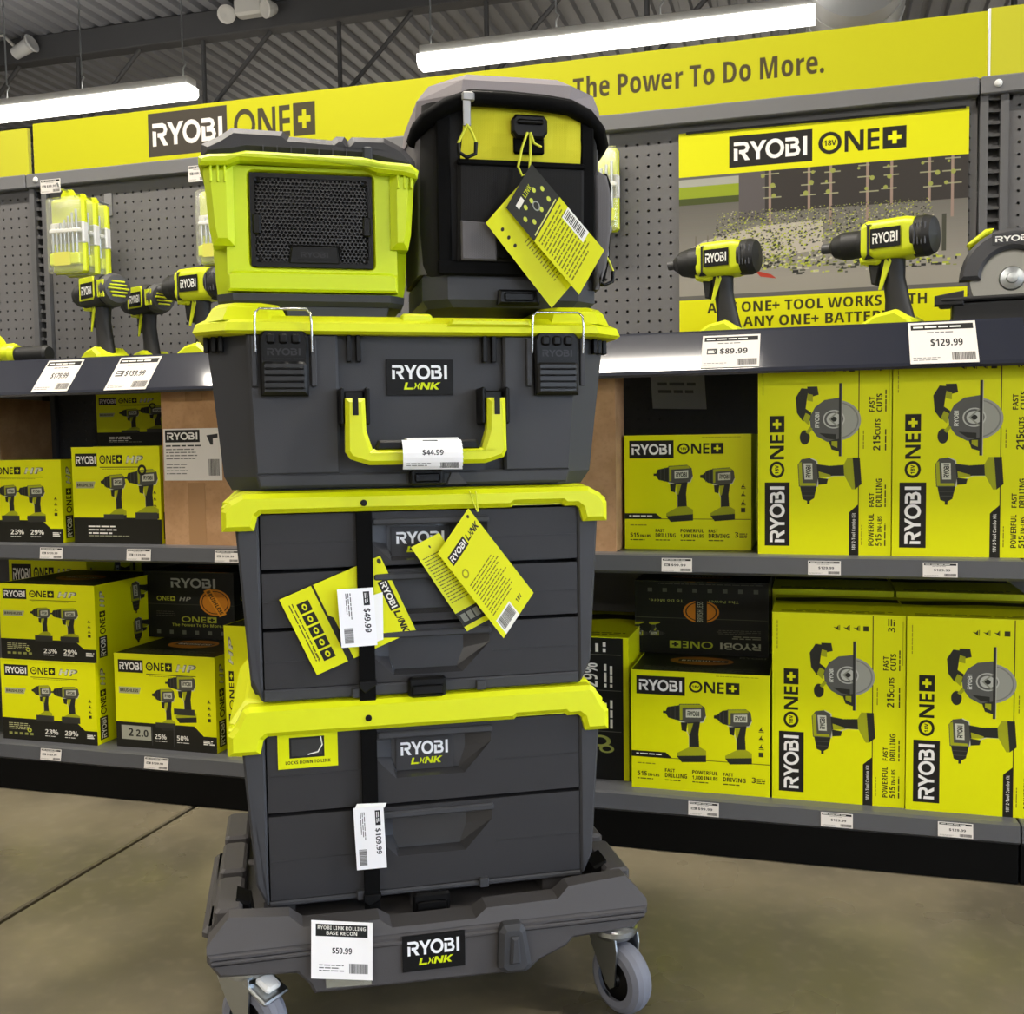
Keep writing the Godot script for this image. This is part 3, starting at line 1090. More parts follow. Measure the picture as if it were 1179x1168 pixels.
func print_case_label() -> Sheet:
	var s := Sheet.new(240, 220, Color(.90, .88, .86))
	s.badge(8, 6, 144, 52)
	s.lines(10, 70, 150, 1, 8, 6, Color(.25, .25, .25), 4)
	s.lines(10, 86, 130, 4, 13, 4, Color(.4, .4, .4), 5)
	s.lines(10, 150, 90, 4, 13, 4, Color(.45, .45, .45), 6)
	s.bars(186, 130, 44, 70, Color(.2, .2, .2))
	s.poly(v2([180, 30, 226, 24, 226, 40, 206, 44, 206, 70, 196, 70]), Color(.2, .2, .2))
	return s

func print_plate(bg: Color, fg: Color, aspect := 2.6) -> Sheet:
	var s := Sheet.new(int(70 * aspect), 70, bg)
	s.ryobi(70 * aspect * .08, 16, 70 * aspect * .84, 38, fg)
	return s

# ---------------------------------------------------------------- the setting
func build_setting() -> void:
	# floor of concrete bays with saw-cut joints; the joint that shows runs away from the camera
	var joints := [-15.0, -10.2, -5.72, -1.245, 3.24, 8.0]
	var zj := [-16.0, -8.4, -3.9, 0.6, 11.0]
	var fl := struct("floor", bx(-15.0, 8.0, -.2, -.03, -16, 11), M.concrete)
	for i in joints.size() - 1:
		for k in zj.size() - 1:
			var g := .005
			part(fl, "slab", bx(joints[i] + g, joints[i + 1] - g, -.03, 0, zj[k] + g, zj[k + 1] - g, .003), M.concrete)
	# ribbed steel roof deck; the ribs run front to back
	var d := MB.new()
	var y := 4.30
	var n := int(23.0 / .1524)
	for i in n:
		var x := -15.0 + i * .1524
		var p := [Vector2(x, y + .04), Vector2(x + .045, y + .04), Vector2(x + .06, y), Vector2(x + .137, y), Vector2(x + .1524, y + .04)]
		for k in 4:
			d.quad(Vector3(p[k].x, p[k].y, -16), Vector3(p[k + 1].x, p[k + 1].y, -16), Vector3(p[k + 1].x, p[k + 1].y, 11), Vector3(p[k].x, p[k].y, 11))
	d.box(Vector3(-15, y + .06, -16), Vector3(8, y + .16, 11))
	struct("ceiling", d, M.deck_grey)
	struct("wall_far", bx(-15, 8, 0, 4.46, -16.2, -16), M.wall_paint)
	struct("wall_left", bx(-15.2, -15, 0, 4.46, -16.2, 11.2), M.wall_paint)
	struct("wall_front", bx(-15, 8, 0, 4.46, 11, 11.2), M.wall_paint)
	# shop front to the right of the camera: low sill, glazing between piers, wall above
	var w := MB.new()
	w.box(Vector3(8, 0, -16.2), Vector3(8.2, .3, 11.2))
	w.box(Vector3(8, 3.1, -16.2), Vector3(8.2, 4.46, 11.2))
	w.box(Vector3(8, .3, -16.2), Vector3(8.2, 3.1, -5.0))
	for z in [-.1, 5.2, 10.5]:
		w.box(Vector3(8, .3, z), Vector3(8.2, 3.1, z + .7))
	struct("wall_right", w, M.wall_paint)
	for i in 3:
		var z0: float = [-5.0, .6, 5.9][i]
		var z1: float = [-.1, 5.2, 10.5][i]
		var o := struct("window_%d" % (i + 1), bx(8.09, 8.1, .3, 3.1, z0, z1), M.window_glass)
		for k in 4:
			var zz := lerpf(z0, z1 - .06, k / 3.0)
			part(o, "window_frame", bx(8.06, 8.13, .3, 3.1, zz, zz + .06), M.galvanised)

func web_truss(z: float, label: String) -> void:
	var t := thing("roof_truss", label, "truss", Vector3(0, 3.45, z), 0, "steel trusses under the roof deck")
	part(t, "top_chord", bx(-14.8, 7.8, .64, .845, -.07, .07, .008), M.truss_grey)
	part(t, "bottom_chord", bx(-14.8, 7.8, 0, .1, -.06, .06, .008), M.truss_grey)
	for i in 18:
		var x := -14.6 + i * 1.22
		var a := MB.new()
		a.tube([Vector3(x, .1, 0), Vector3(x, .64, 0)], .02, 6)
		part(t, "web_post", a, M.truss_grey)
		var b := MB.new()
		b.tube([Vector3(x + .06, .1, 0), Vector3(x + .62, .64, 0)], .02, 6)
		part(t, "web_rod", b, M.truss_grey)

func ceiling_light(x: float, z: float, label: String) -> void:
	var t := thing("ceiling_light", label, "ceiling light", Vector3(x, 3.14, z), 0, "strip lights hanging in rows")
	part(t, "housing", pz([-1.2, .07, 1.2, .07, 1.2, .135, -1.2, .135], -.062, .062, .006), M.white_paint)
	var l := MB.new()
	for s in [[-1.21, -.005], [.005, 1.21]]:
		var rr := []
		for xx in [s[0], s[1]]:
			rr.append(PackedVector3Array([Vector3(xx, .0, -.045), Vector3(xx, .0, .045), Vector3(xx, .03, .072), Vector3(xx, .078, .072), Vector3(xx, .078, -.072), Vector3(xx, .03, -.072)]))
		var m := MB.new()
		m.loft(rr)
		part(t, "lens", m, M.lamp_lens)
	for s in [-1.14, -.32, .32, 1.14]:
		var h := MB.new()
		h.tube([Vector3(s, .13, 0), Vector3(s, .2, .0), Vector3(s + .02, .23, .0), Vector3(s, .25, 0), Vector3(s, 1.16, 0)], .006, 5)
		part(t, "hanger", h, M.zinc)
	var a := AreaLight3D.new()
	a.area_size = Vector2(2.4, .15)
	a.area_normalize_energy = true
	a.light_energy = LAMP
	a.light_color = Color(1.0, .965, .91)
	a.shadow_enabled = true
	a.area_range = 30.0
	a.rotation.x = -PI / 2
	a.position = Vector3(0, -.012, 0)
	t.add_child(a)
	# slots along the housing let some light up to the deck
	var u := AreaLight3D.new()
	u.area_size = Vector2(2.4, .09)
	u.area_normalize_energy = true
	u.light_energy = LAMP * .14
	u.light_color = Color(1.0, .965, .91)
	u.shadow_enabled = true
	u.area_range = 30.0
	u.rotation.x = PI / 2
	u.position = Vector3(0, .14, 0)
	t.add_child(u)

func build_overhead() -> void:
	web_truss(-7.75, "dark steel truss whose bottom chord runs just above the lime header sign")
	web_truss(2.2, "dark steel truss under the roof deck above the aisle")
	ceiling_light(-5.30, -6.4, "strip light at the upper left corner, cut by the picture edge")
	ceiling_light(-1.215, -6.4, "long strip light hanging above the backpack")
	for z in [-11.38, -6.4, -1.42, 3.56, 8.54]:
		for x in [-5.5, -1.42, 2.7]:
			if z != -6.4 or x > 2.0:
				ceiling_light(x, z, "%s strip light of the row %s, out of the picture" % [{-5.5: "left", -1.42: "middle", 2.7: "right"}[x], {-11.38: "farthest behind the shelving", -6.4: "behind the shelving", -1.42: "right above the tool stack", 3.56: "behind the camera", 8.54: "along the far front wall"}[z]])
	# round duct with raised spiral seams
	var t := thing("round_duct", "silver round air duct crossing the ceiling above the header sign", "duct", Vector3(.24, 3.52, -9))
	var b := MB.new()
	b.xf = Transform3D(Basis(Vector3.RIGHT, PI / 2), Vector3.ZERO)
	b.lathe([Vector2(0, -4.0), Vector2(.3, -4.0), Vector2(.3, 2.4), Vector2(0, 2.4)], 40)
	part(t, "duct_pipe", b, M.galvanised)
	for k in 14:
		var path := []
		for i in 32:
			var a := TAU * i / 32.0
			path.append(Vector3(cos(a) * .302, sin(a) * .302, -2.6 + k * .36 + .12 * i / 32.0))
		var sm := MB.new()
		sm.tube(path, .006, 5)
		part(t, "spiral_seam", sm, M.galvanised)
	for s in [-.31, .31]:
		var h := MB.new()
		h.tube([Vector3(s * 1.0, .0, -1.6), Vector3(s * 1.1, .80, -1.6)], .008, 5)
		part(t, "hanger", h, M.zinc)
	# emergency light with two heads on the truss chord
	var e := thing("emergency_light", "white twin-head emergency light under the truss chord", "lamp", Vector3(-4.32, 4.09, -7.62))
	part(e, "body", bx(-.13, .13, .08, .22, -.055, .06, .02), M.white_paint)
	for s in [-1, 1]:
		var h := MB.new()
		h.xf = Transform3D(Basis(Vector3.RIGHT, 1.9) * Basis(Vector3.FORWARD, -.5 * s), Vector3(s * .19, .1, .05))
		h.lathe([Vector2(0, -.06), Vector2(.04, -.055), Vector2(.065, .0), Vector2(.072, .04), Vector2(.055, .045), Vector2(0, .04)], 18)
		part(e, "lamp_head", h, M.white_paint)
	var f := thing("spot_lamp", "small grey spot lamp with a cable in the upper left corner", "lamp", Vector3(-6.45, 4.12, -7.6))
	var c := MB.new()
	c.xf = Transform3D(Basis(Vector3.FORWARD, 1.2), Vector3(0, .03, .04))
	c.lathe([Vector2(0, -.1), Vector2(.05, -.1), Vector2(.06, .06), Vector2(.08, .09), Vector2(.07, .1), Vector2(0, .09)], 16)
	part(f, "lamp_body", c, M.galvanised)
	var q := MB.new()
	q.tube([Vector3(-.1, .06, .03), Vector3(-.2, .16, .04), Vector3(-.3, .16, .04), Vector3(-.36, .06, .04), Vector3(-.3, .02, .04)], .014, 6)
	part(f, "cable", q, M.white_paint)
	part(f, "bracket", bx(-.02, .02, .05, .14, -.08, .04), M.truss_grey)

# ---------------------------------------------------------------- shelving
const ZF := -1.87
const ZB := -2.45
const UP := [-3.27, -2.055, -.85, .362, 1.58]

func pegboard(x0: float, x1: float, y0: float, y1: float) -> ArrayMesh:
	var m := MB.new()
	var c := .0254
	var nx := int((x1 - x0) / c)
	var ny := int((y1 - y0) / c)
	var ox := x0 + (x1 - x0 - nx * c) * .5
	var r := .0033
	var out := [Vector2(.5, 0), Vector2(.5, .5), Vector2(0, .5), Vector2(-.5, .5), Vector2(-.5, 0), Vector2(-.5, -.5), Vector2(0, -.5), Vector2(.5, -.5)]
	for i in nx:
		for j in ny:
			var p := Vector2(ox + (i + .5) * c, y0 + (j + .5) * c)
			for k in 8:
				var l := (k + 1) % 8
				var a: Vector2 = p + out[k] * c
				var b: Vector2 = p + out[l] * c
				var e := p + Vector2(cos(PI / 4 * k), sin(PI / 4 * k)) * r
				var f := p + Vector2(cos(PI / 4 * l), sin(PI / 4 * l)) * r
				m.tri(Vector3(e.x, e.y, ZB), Vector3(a.x, a.y, ZB), Vector3(b.x, b.y, ZB))
				m.tri(Vector3(e.x, e.y, ZB), Vector3(b.x, b.y, ZB), Vector3(f.x, f.y, ZB))
				m.quad(Vector3(f.x, f.y, ZB), Vector3(e.x, e.y, ZB), Vector3(e.x, e.y, ZB - .005), Vector3(f.x, f.y, ZB - .005))
	for s in [[x0, ox], [ox + nx * c, x1]]:
		m.quad(Vector3(s[0], y0, ZB), Vector3(s[1], y0, ZB), Vector3(s[1], y1, ZB), Vector3(s[0], y1, ZB))
	m.quad(Vector3(x0, y0 + ny * c, ZB), Vector3(x1, y0 + ny * c, ZB), Vector3(x1, y1, ZB), Vector3(x0, y1, ZB))
	return m.mesh()

func build_shelving() -> void:
	var words := ["grey pegboard shelving bay at the picture's left edge", "grey pegboard shelving bay behind the speaker and the hanging bit sets", "grey pegboard shelving bay behind the backpack and the poster", "grey pegboard shelving bay at the picture's right edge"]
	for i in 4:
		var x0: float = UP[i]
		var x1: float = UP[i + 1]
		var l0 := x0 - .0285
		var l1 := x1 - .0315
		var t := thing("shelving_bay", words[i], "shelving", Vector3.ZERO, 0, "pegboard shelving bays in a row")
		part(t, "pegboard", pegboard(x0 + .03, x1 - .0315, .56 if i in [1, 2] else .95, 1.47), M.peg_grey)
		part(t, "back_sheet", bx(l0, l1, 0, 1.49, ZB - .05, ZB - .03), M.peg_grey)
		# posts with rows of slots: a channel with bridges between the slots
		part(t, "upright", bx(x0 - .028, x0 - .012, .0, 1.48, ZB - .03, ZB + .012), M.upright_grey)
		part(t, "upright", bx(x0 + .012, x0 + .028, .0, 1.48, ZB - .03, ZB + .012), M.upright_grey)
		part(t, "upright_web", bx(x0 - .012, x0 + .012, .0, 1.48, ZB - .03, ZB - .022), M.upright_grey)
		var br := MB.new()
		for k in 27:
			br.box(Vector3(x0 - .012, .80 + k * .0254, ZB - .01), Vector3(x0 - .003, .80 + k * .0254 + .009, ZB + .004))
			br.box(Vector3(x0 - .012, .80 + k * .0254, ZB - .01), Vector3(x0 + .012, .80 + k * .0254 + .007, ZB + .002))
		var bo := part(t, "slot_bridges", br, M.upright_grey)
		bo.set_meta("kind", "stuff")
		part(t, "top_rail", bx(l0, l1, 1.468, 1.506, ZB - .03, ZB + .022, .003), M.steel_grey)
		var sc := MB.new()
		sc.xf = Transform3D(Basis(Vector3.RIGHT, PI / 2), Vector3(x0 + .005, 1.488, ZB + .02))
		sc.lathe([Vector2(0, 0), Vector2(.008, 0), Vector2(.008, .004), Vector2(.005, .007), Vector2(0, .008)], 12)
		part(t, "bolt", sc, M.white_paint)
		# base deck, middle shelf, display ledge
		part(t, "base_deck", bx(l0, l1, .085, .105, ZB, ZF + .002, .002), M.shelf_grey)
		part(t, "base_deck_lip", pz_x([[ZF, .105], [ZF + .010, .103], [ZF + .014, .076], [ZF + .006, .070], [ZF - .004, .074]], l0, l1), M.shelf_grey)
		part(t, "kick_plate", bx(l0, l1, 0, .078, ZF - .02, ZF + .0, .001), M.kick_black)
		part(t, "middle_shelf", bx(l0, l1, .525, .547, ZB, ZF + .002, .002), M.shelf_grey)
		part(t, "middle_shelf_lip", pz_x([[ZF, .547], [ZF + .010, .545], [ZF + .013, .517], [ZF + .006, .512], [ZF - .004, .516]], l0, l1), M.shelf_grey)
		part(t, "display_ledge", bx(l0, l1, .905, .932, ZB, ZF - .035, .002), M.shelf_grey)
		part(t, "ledge_ticket_channel", pz_x([[ZF - .044, .944], [ZF - .040, .947], [ZF - .036, .943], [ZF + .018, .874], [ZF + .021, .868], [ZF + .017, .864], [ZF + .008, .868], [ZF - .044, .934]], l0, l1), M.ticket_channel)
	# header signs standing on the top rail
	var hd := printed("header_print", print_header(), .5)
	var s := thing("header_sign", "long lime header sign lettered RYOBI ONE+ and The Power To Do More", "sign", Vector3((UP[1] + UP[3]) * .5 - .01, 1.504, ZB + .008), 0, "lime header signs along the shelving top")
	part(s, "panel", bx(-1.203, 1.203, 0, .137, -.006, .0055), M.sign_lime)
	carded(s, "printed_face", [Vector3(-1.203, 0, .0055), Vector3(1.203, 0, .0055), Vector3(1.203, .137, .0055), Vector3(-1.203, .137, .0055)], hd, M.sign_lime, .0005)
	for k in [[-3.275, -2.078, "plain lime header sign at the far left of the shelving top", .128], [.352, 1.57, "plain lime header sign at the far right of the shelving top", .142]]:
		var o := thing("header_sign", k[2], "sign", Vector3((k[0] + k[1]) * .5, 1.504, ZB + .008), 0, "lime header signs along the shelving top")
		part(o, "panel", bx(-(k[1] - k[0]) * .5, (k[1] - k[0]) * .5, 0, k[3], -.006, .006), M.sign_lime)
		part(o, "edge_strip", bx(-(k[1] - k[0]) * .5 - .004, -(k[1] - k[0]) * .5, 0, k[3], -.006, .007), M.white_paint)
	# poster
	var p := thing("poster", "lime-banded poster of a yard full of tools on the pegboard", "poster", Vector3(.0065, .983, ZB + .003))
	carded(p, "printed_sheet", [Vector3(-.307, 0, 0), Vector3(.307, 0, 0), Vector3(.307, .468, 0), Vector3(-.307, .468, 0)], printed("poster_print", print_poster(), .45), M.paper, .003)
	part(p, "holder_clip", bx(-.29, .30, .465, .4695, 0, .006), M.black_plastic)

func pz_x(p: Array, x0: float, x1: float) -> MB:
	# profile of [z, y] pairs extruded along x
	var m := MB.new()
	m.xf = Transform3D(Basis(Vector3(0, 0, -1), Vector3(0, 1, 0), Vector3(1, 0, 0)), Vector3.ZERO)
	var q := PackedVector2Array()
	for e in p:
		q.append(Vector2(-e[0], e[1]))
	m.prism(q, x0, x1)
	return m

# ---------------------------------------------------------------- cartons
func carton(called: String, label: String, group: String, x0: float, x1: float, y0: float, h: float, zf: float, d: float, front: Material, side: Material, top: Material, back: Material, turn := 0.0, category := "box") -> MeshInstance3D:
	var w := x1 - x0
	var me := ArrayMesh.new()
	var hw := w * .5
	var hd := d * .5
	var f := MB.new()
	f.quad(Vector3(-hw, 0, hd), Vector3(hw, 0, hd), Vector3(hw, h, hd), Vector3(-hw, h, hd))
	f.add_to(me)
	var r := MB.new()
	r.quad(Vector3(hw, 0, hd), Vector3(hw, 0, -hd), Vector3(hw, h, -hd), Vector3(hw, h, hd))
	r.quad(Vector3(-hw, 0, -hd), Vector3(-hw, 0, hd), Vector3(-hw, h, hd), Vector3(-hw, h, -hd))
	r.add_to(me)
	var t := MB.new()
	t.quad(Vector3(-hw, h, hd), Vector3(hw, h, hd), Vector3(hw, h, -hd), Vector3(-hw, h, -hd))
	t.add_to(me)
	var b := MB.new()
	b.quad(Vector3(hw, 0, -hd), Vector3(-hw, 0, -hd), Vector3(-hw, h, -hd), Vector3(hw, h, -hd))
	b.quad(Vector3(-hw, 0, -hd), Vector3(hw, 0, -hd), Vector3(hw, 0, hd), Vector3(-hw, 0, hd))
	b.add_to(me)
	for k in 4:
		me.surface_set_material(k, [front, side, top, back][k])
	var o := solo(called, me, null, label, category, Vector3((x0 + x1) * .5, y0, zf - hd), turn, group)
	# folded lid edge: the lid board stands a hair proud at the front and the sides
	var l := MB.new()
	l.box(Vector3(-hw - .0006, h - .0012, hd - .001), Vector3(hw + .0006, h + .0004, hd + .0006))
	l.box(Vector3(hw - .001, h - .0012, -hd), Vector3(hw + .0006, h + .0004, hd))
	l.box(Vector3(-hw - .0006, h - .0012, -hd), Vector3(-hw + .001, h + .0004, hd))
	part(o, "lid_fold", l, back)
	return o

func build_cartons() -> void:
	var one := printed("print_drill_kit", print_one())
	var saw := printed("print_saw_kit", print_saw(), .4, COUNTERCLOCKWISE)
	var hp0 := printed("print_hp_kit", print_hp(0))
	var hp1 := printed("print_hp_hammer_kit", print_hp(1))
	var hp2 := printed("print_hp_small_kit", print_hp(2))
	var hps := printed("print_hp_side", print_hp_side(), .42, COUNTERCLOCKWISE)
	var blk := printed("print_black_back", print_black(false))
	var blr := printed("print_black_back_flipped", print_black(true), .42, CLOCKWISE)
	var fl: Image = (blr.albedo_texture as ImageTexture).get_image()
	fl.rotate_90(CLOCKWISE)
	blr.albedo_texture = ImageTexture.create_from_image(fl)
	var top := printed("print_lid", print_top())
	var ltop := printed("print_lime_lid", print_lime_top())
	var spec := printed("print_spec_side", print_spec(), .42, COUNTERCLOCKWISE)
	var lime: Material = M.box_lime
	var g1 := "cartons on the middle shelf"
	var g0 := "cartons on the base deck"
	var zf := -1.9
	# middle shelf, left bay
	carton("tool_carton", "lime drill kit carton with black foot band at the left end of the middle shelf", g1, -1.823, -1.57, .547, .181, zf, .24, hp0, hps, top, lime)
	carton("tool_carton", "lime kit carton with hammer drill beside the brown carton on the middle shelf", g1, -1.541, -1.322, .547, .207, zf, .2, hp1, hps, top, lime)
	carton("tool_carton", "lime carton set back under the ledge above the hammer drill carton", g1, -1.675, -1.478, .756, .125, -2.16, .22, hp1, hps, top, lime)
	carton("tool_carton", "lower lime carton carrying the one set back under the ledge", g1, -1.68, -1.475, .547, .209, -2.15, .22, hp1, hps, top, lime)
	var cb := carton("shipping_carton", "tall brown cardboard carton with a white shipping label on the middle shelf", "", -1.312, -1.135, .547, .322, zf + .003, .36, M.cardboard, M.cardboard, M.cardboard, M.cardboard)
	carded(cb, "shipping_label", [Vector3(-.085, .135, .1805), Vector3(.052, .135, .1805), Vector3(.052, .243, .1805), Vector3(-.085, .243, .1805)], printed("print_case_label", print_case_label(), .6), M.paper, .0004)
	carded(cb, "green_sticker", [Vector3(.05, .072, .1805), Vector3(.062, .072, .1805), Vector3(.062, .09, .1805), Vector3(.05, .09, .1805)], mat("green_sticker", Color(.25, .75, .12), .5), M.paper, .0004)
	part(cb, "packing_tape", bx(-.03, .01, .0, .13, .18, .1806), mat("packing_tape", Color(.66, .51, .36), .22))
	part(cb, "packing_tape", bx(-.03, .01, .3, .3222, .18, .1806), M.packing_tape)
	var br := carton("brown_carton", "plain brown carton standing deep at the left end of the middle shelf", "", -2.1, -1.925, .547, .33, -2.12, .18, M.cardboard, M.cardboard, M.cardboard, M.cardboard)
	part(br, "board_edge", bx(.079, .087, 0, .33, .088, .092), mat("raw_board", Color(.66, .55, .42), .8))
	# middle shelf, right bay
	carton("shipping_carton", "brown carton edge between the tool box and the drill kit carton", "", -.60, -.352, .547, .325, -1.9, .09, M.cardboard, M.cardboard, M.cardboard, M.cardboard)
	carton("drill_carton", "lime two-drill kit carton alone under the clear ledge on the middle shelf", g1, -.345, -.111, .547, .214, -1.955, .22, one, lime, top, lime)
	carton("saw_carton", "upright lime saw kit carton beside the two-drill carton on the middle shelf", g1, -.096, .127, .547, .348, zf, .22, saw, lime, ltop, lime)
	carton("saw_carton", "upright lime saw kit carton at the right end of the middle shelf", g1, .1285, .352, .547, .346, zf + .002, .22, saw, lime, ltop, lime)
	# base deck, left bay
	carton("tool_carton", "upper lime drill kit carton of the stack at the left of the base deck", g0, -1.742, -1.492, .287, .168, zf + .006, .26, hp0, hps, top, lime)
	carton("tool_carton", "lower lime drill kit carton of the stack at the left of the base deck", g0, -1.745, -1.496, .105, .181, zf + .008, .26, hp0, hps, top, lime)
	carton("tool_carton", "dim lime carton deep behind the stacked drill kit cartons", g0, -1.98, -1.745, .105, .38, -2.19, .22, hp0, hps, ltop, lime)
	carton("tool_carton", "lime kit carton with one small drill in front of the black carton", g0, -1.453, -1.206, .105, .205, zf, .26, hp2, hps, top, lime)
	carton("black_carton", "black carton with an orange seal upright behind the small drill kit", g0, -1.50, -1.265, .3105, .155, -2.08, .2, blk, blk, top, blk)
	carton("black_carton", "lower black carton hidden under the one with the orange seal", g0, -1.50, -1.265, .105, .205, -2.165, .2, blk, blk, top, blk)
	carton("tool_carton", "lime carton end showing beside the drawer units on the base deck", g0, -1.178, -1.02, .105, .275, zf + .006, .3, hps, hps, top, lime)
	# base deck, right bay
	carton("spec_carton", "carton with a black lettered side just right of the drawer units", g0, -.49, -.336, .105, .275, -1.93, .3, spec, lime, ltop, lime)
	carton("drill_carton", "lime two-drill kit carton under the upside-down black carton", g0, -.326, -.075, .105, .222, zf, .22, one, lime, top, lime)
	carton("black_carton", "upside-down black carton with an orange seal on the base deck", g0, -.345, -.084, .3275, .145, -2.06, .16, blr, blr, top, blr)
	carton("drill_carton", "dim carton under the upside-down black carton at the shelf back", g0, -.336, -.085, .105, .222, -2.125, .16, lime, lime, top, lime)
	carton("saw_carton", "upright lime saw kit carton beside the two-drill carton on the base deck", g0, -.071, .153, .105, .338, zf, .22, saw, lime, ltop, lime)
	carton("saw_carton", "upright lime saw kit carton at the right end of the base deck", g0, .1545, .378, .105, .338, zf + .004, .22, saw, lime, ltop, lime)
	carton("saw_carton", "dim lime carton behind the saw kit next to the two-drill carton", g0, -.08, .15, .105, .345, -2.15, .24, lime, lime, ltop, lime)
	carton("saw_carton", "dim lime carton behind the saw kit at the right end", g0, .155, .385, .105, .345, -2.15, .24, lime, lime, ltop, lime)
	# a dim sheet of paper hanging under the ledge
	var pp := thing("paper_notice", "dim white paper hanging under the ledge above the two-drill carton", "paper", Vector3(-.285, .822, -2.3))
	carded(pp, "sheet", [Vector3(-.057, 0, 0), Vector3(.06, -.004, 0), Vector3(.06, .088, .0), Vector3(-.063, .09, .0)], printed("print_notice", print_notice(), .6), M.paper)

func print_notice() -> Sheet:
	var s := Sheet.new(160, 110, Color(.86, .86, .86))
	s.lines(20, 40, 120, 2, 20, 8, Color(.5, .5, .5), 4)
	return s

func ticket(label: String, group: String, x0: float, x1: float, y0: float, y1: float, z0: float, z1: float, skew: float, m: Material) -> void:
	# paper ticket leaning on its channel: z0 at the foot, z1 at the head, skew shifts the head sideways
	var w := (x1 - x0) * .5
	var h := y1 - y0
	var t := thing("price_ticket", label, "price tag", Vector3((x0 + x1) * .5, y0, z0), 0, group)
	carded(t, "paper_slip", [Vector3(-w - skew * .5, 0, 0), Vector3(w - skew * .5, 0, 0), Vector3(w + skew * .5, h, z1 - z0), Vector3(-w + skew * .5, h, z1 - z0)], m, M.paper, .0006)

func build_tickets() -> void:
	var t179 := printed("ticket_179", print_ticket("$179.99"), .6)
	var t139 := printed("ticket_139", print_ticket("$139.99", 1), .6)
	var t89 := printed("ticket_89", print_ticket("$89.99", 1), .6)
	var t129 := printed("ticket_129", print_ticket("$129.99"), .6)
	var t99 := printed("ticket_99", print_ticket("$99.99", 1), .6)
	var g := "tickets on the ledge channel"
	ticket("slanting white price ticket $179.99 beside the ring-headed tool's grip", g, -1.594, -1.503, .872, .942, ZF + .0205, ZF - .0345, .004, t179)
	ticket("slanting white price ticket $139.99 below the paired impact drivers", g, -1.412, -1.312, .871, .942, ZF + .0213, ZF - .0345, .004, t139)
	ticket("pale price ticket below the impact driver in front of the poster", g, -.192, -.092, .876, .936, ZF + .0175, ZF - .0298, 0, t89)
	ticket("white price ticket $129.99 hanging below the circular saw", g, .152, .257, .871, .944, ZF + .0213, ZF - .036, 0, t129)
	g = "small tickets on the shelf lips"
	for a in [[-1.596, -1.539, "small ticket under the left drill carton on the middle lip", t139], [-1.379, -1.321, "small ticket under the hammer drill carton on the middle lip", t139], [-1.17, -1.115, "small ticket below the brown shipping carton on the middle lip", t139], [-.262, -.208, "small ticket under the two-drill carton on the middle lip", t99], [-.010, .044, "small ticket under the inner saw carton on the middle lip", t129], [.175, .229, "small ticket under the outer saw carton on the middle lip", t129]]:
		ticket(a[2], g, a[0], a[1], .517, .541, ZF + .0142, ZF + .0115, 0, a[3])
	for a in [[-1.616, -1.563, "small ticket under the stacked drill cartons on the base lip", t139], [-1.354, -1.296, "small ticket under the small drill kit on the base lip", t139], [-.216, -.162, "small ticket under the two-drill carton on the base lip", t99], [.013, .066, "small ticket under the inner saw carton on the base lip", t129], [.203, .258, "small ticket under the outer saw carton on the base lip", t129]]:
		ticket(a[2], g, a[0], a[1], .077, .101, ZF + .0152, ZF + .0115, 0, a[3])
	ticket("small ticket on the hook of the three hanging bit sets", "tickets on pegboard hooks", -1.889, -1.829, 1.399, 1.433, ZB + .196, ZB + .196, 0, t99)
	ticket("small ticket peeping out beside the speaker lid", "tickets on pegboard hooks", -1.535, -1.482, 1.426, 1.466, ZB + .08, ZB + .08, 0, t99)

# ---------------------------------------------------------------- goods on the pegboard and the ledge
func bit_case() -> Node3D:
	var t := Node3D.new()
	# case hangs facing +z, width .105, height .2
	part(t, "case_back", bx(-.05, .05, 0, .19, -.026, -.006, .006), M.tool_lime)
	for k in 7:
		var b := MB.new()
		var x := -.036 + k * .012
		b.tube([Vector3(x, .05, .004), Vector3(x, .11 + .008 * k, .004)], .0032, 6)
		part(t, "drill_bit", b, M.zinc)
	part(t, "bit_holder", bx(-.046, .046, .02, .05, -.006, .01, .003), M.tool_lime)
	part(t, "bit_holder", bx(-.046, .046, .10, .112, -.006, .008, .003), M.white_paint)
	part(t, "side_band", bx(-.0505, .0508, .075, .13, -.024, -.004, .003), M.white_paint)
	part(t, "label_card", bx(-.03, .02, .018, .052, .011, .0125), M.lime_cloth)
	part(t, "clear_cover", bx(-.05, .05, .0, .19, -.004, .016, .006), M.clear_plastic)
	var h := MB.new()
	h.prism(v2([-.02, .188, .02, .188, .02, .2, .012, .212, -.012, .212, -.02, .2]), -.02, -.012)
	part(t, "hang_tab", h, M.tool_lime)
	return t

func hook(x: float, y: float, len: float, label: String) -> void:
	var t := thing("pegboard_hook", label, "hook", Vector3(x, y, ZB + .003), 0, "wire hooks in the pegboard")
	var m := MB.new()
	m.tube([Vector3(0, 0, -.004), Vector3(0, 0, len), Vector3(0, .012, len + .008)], .0025, 6)
	part(t, "wire", m, M.zinc)
	part(t, "plate", bx(-.012, .012, -.03, .03, -.001, .0005), M.dull_steel)

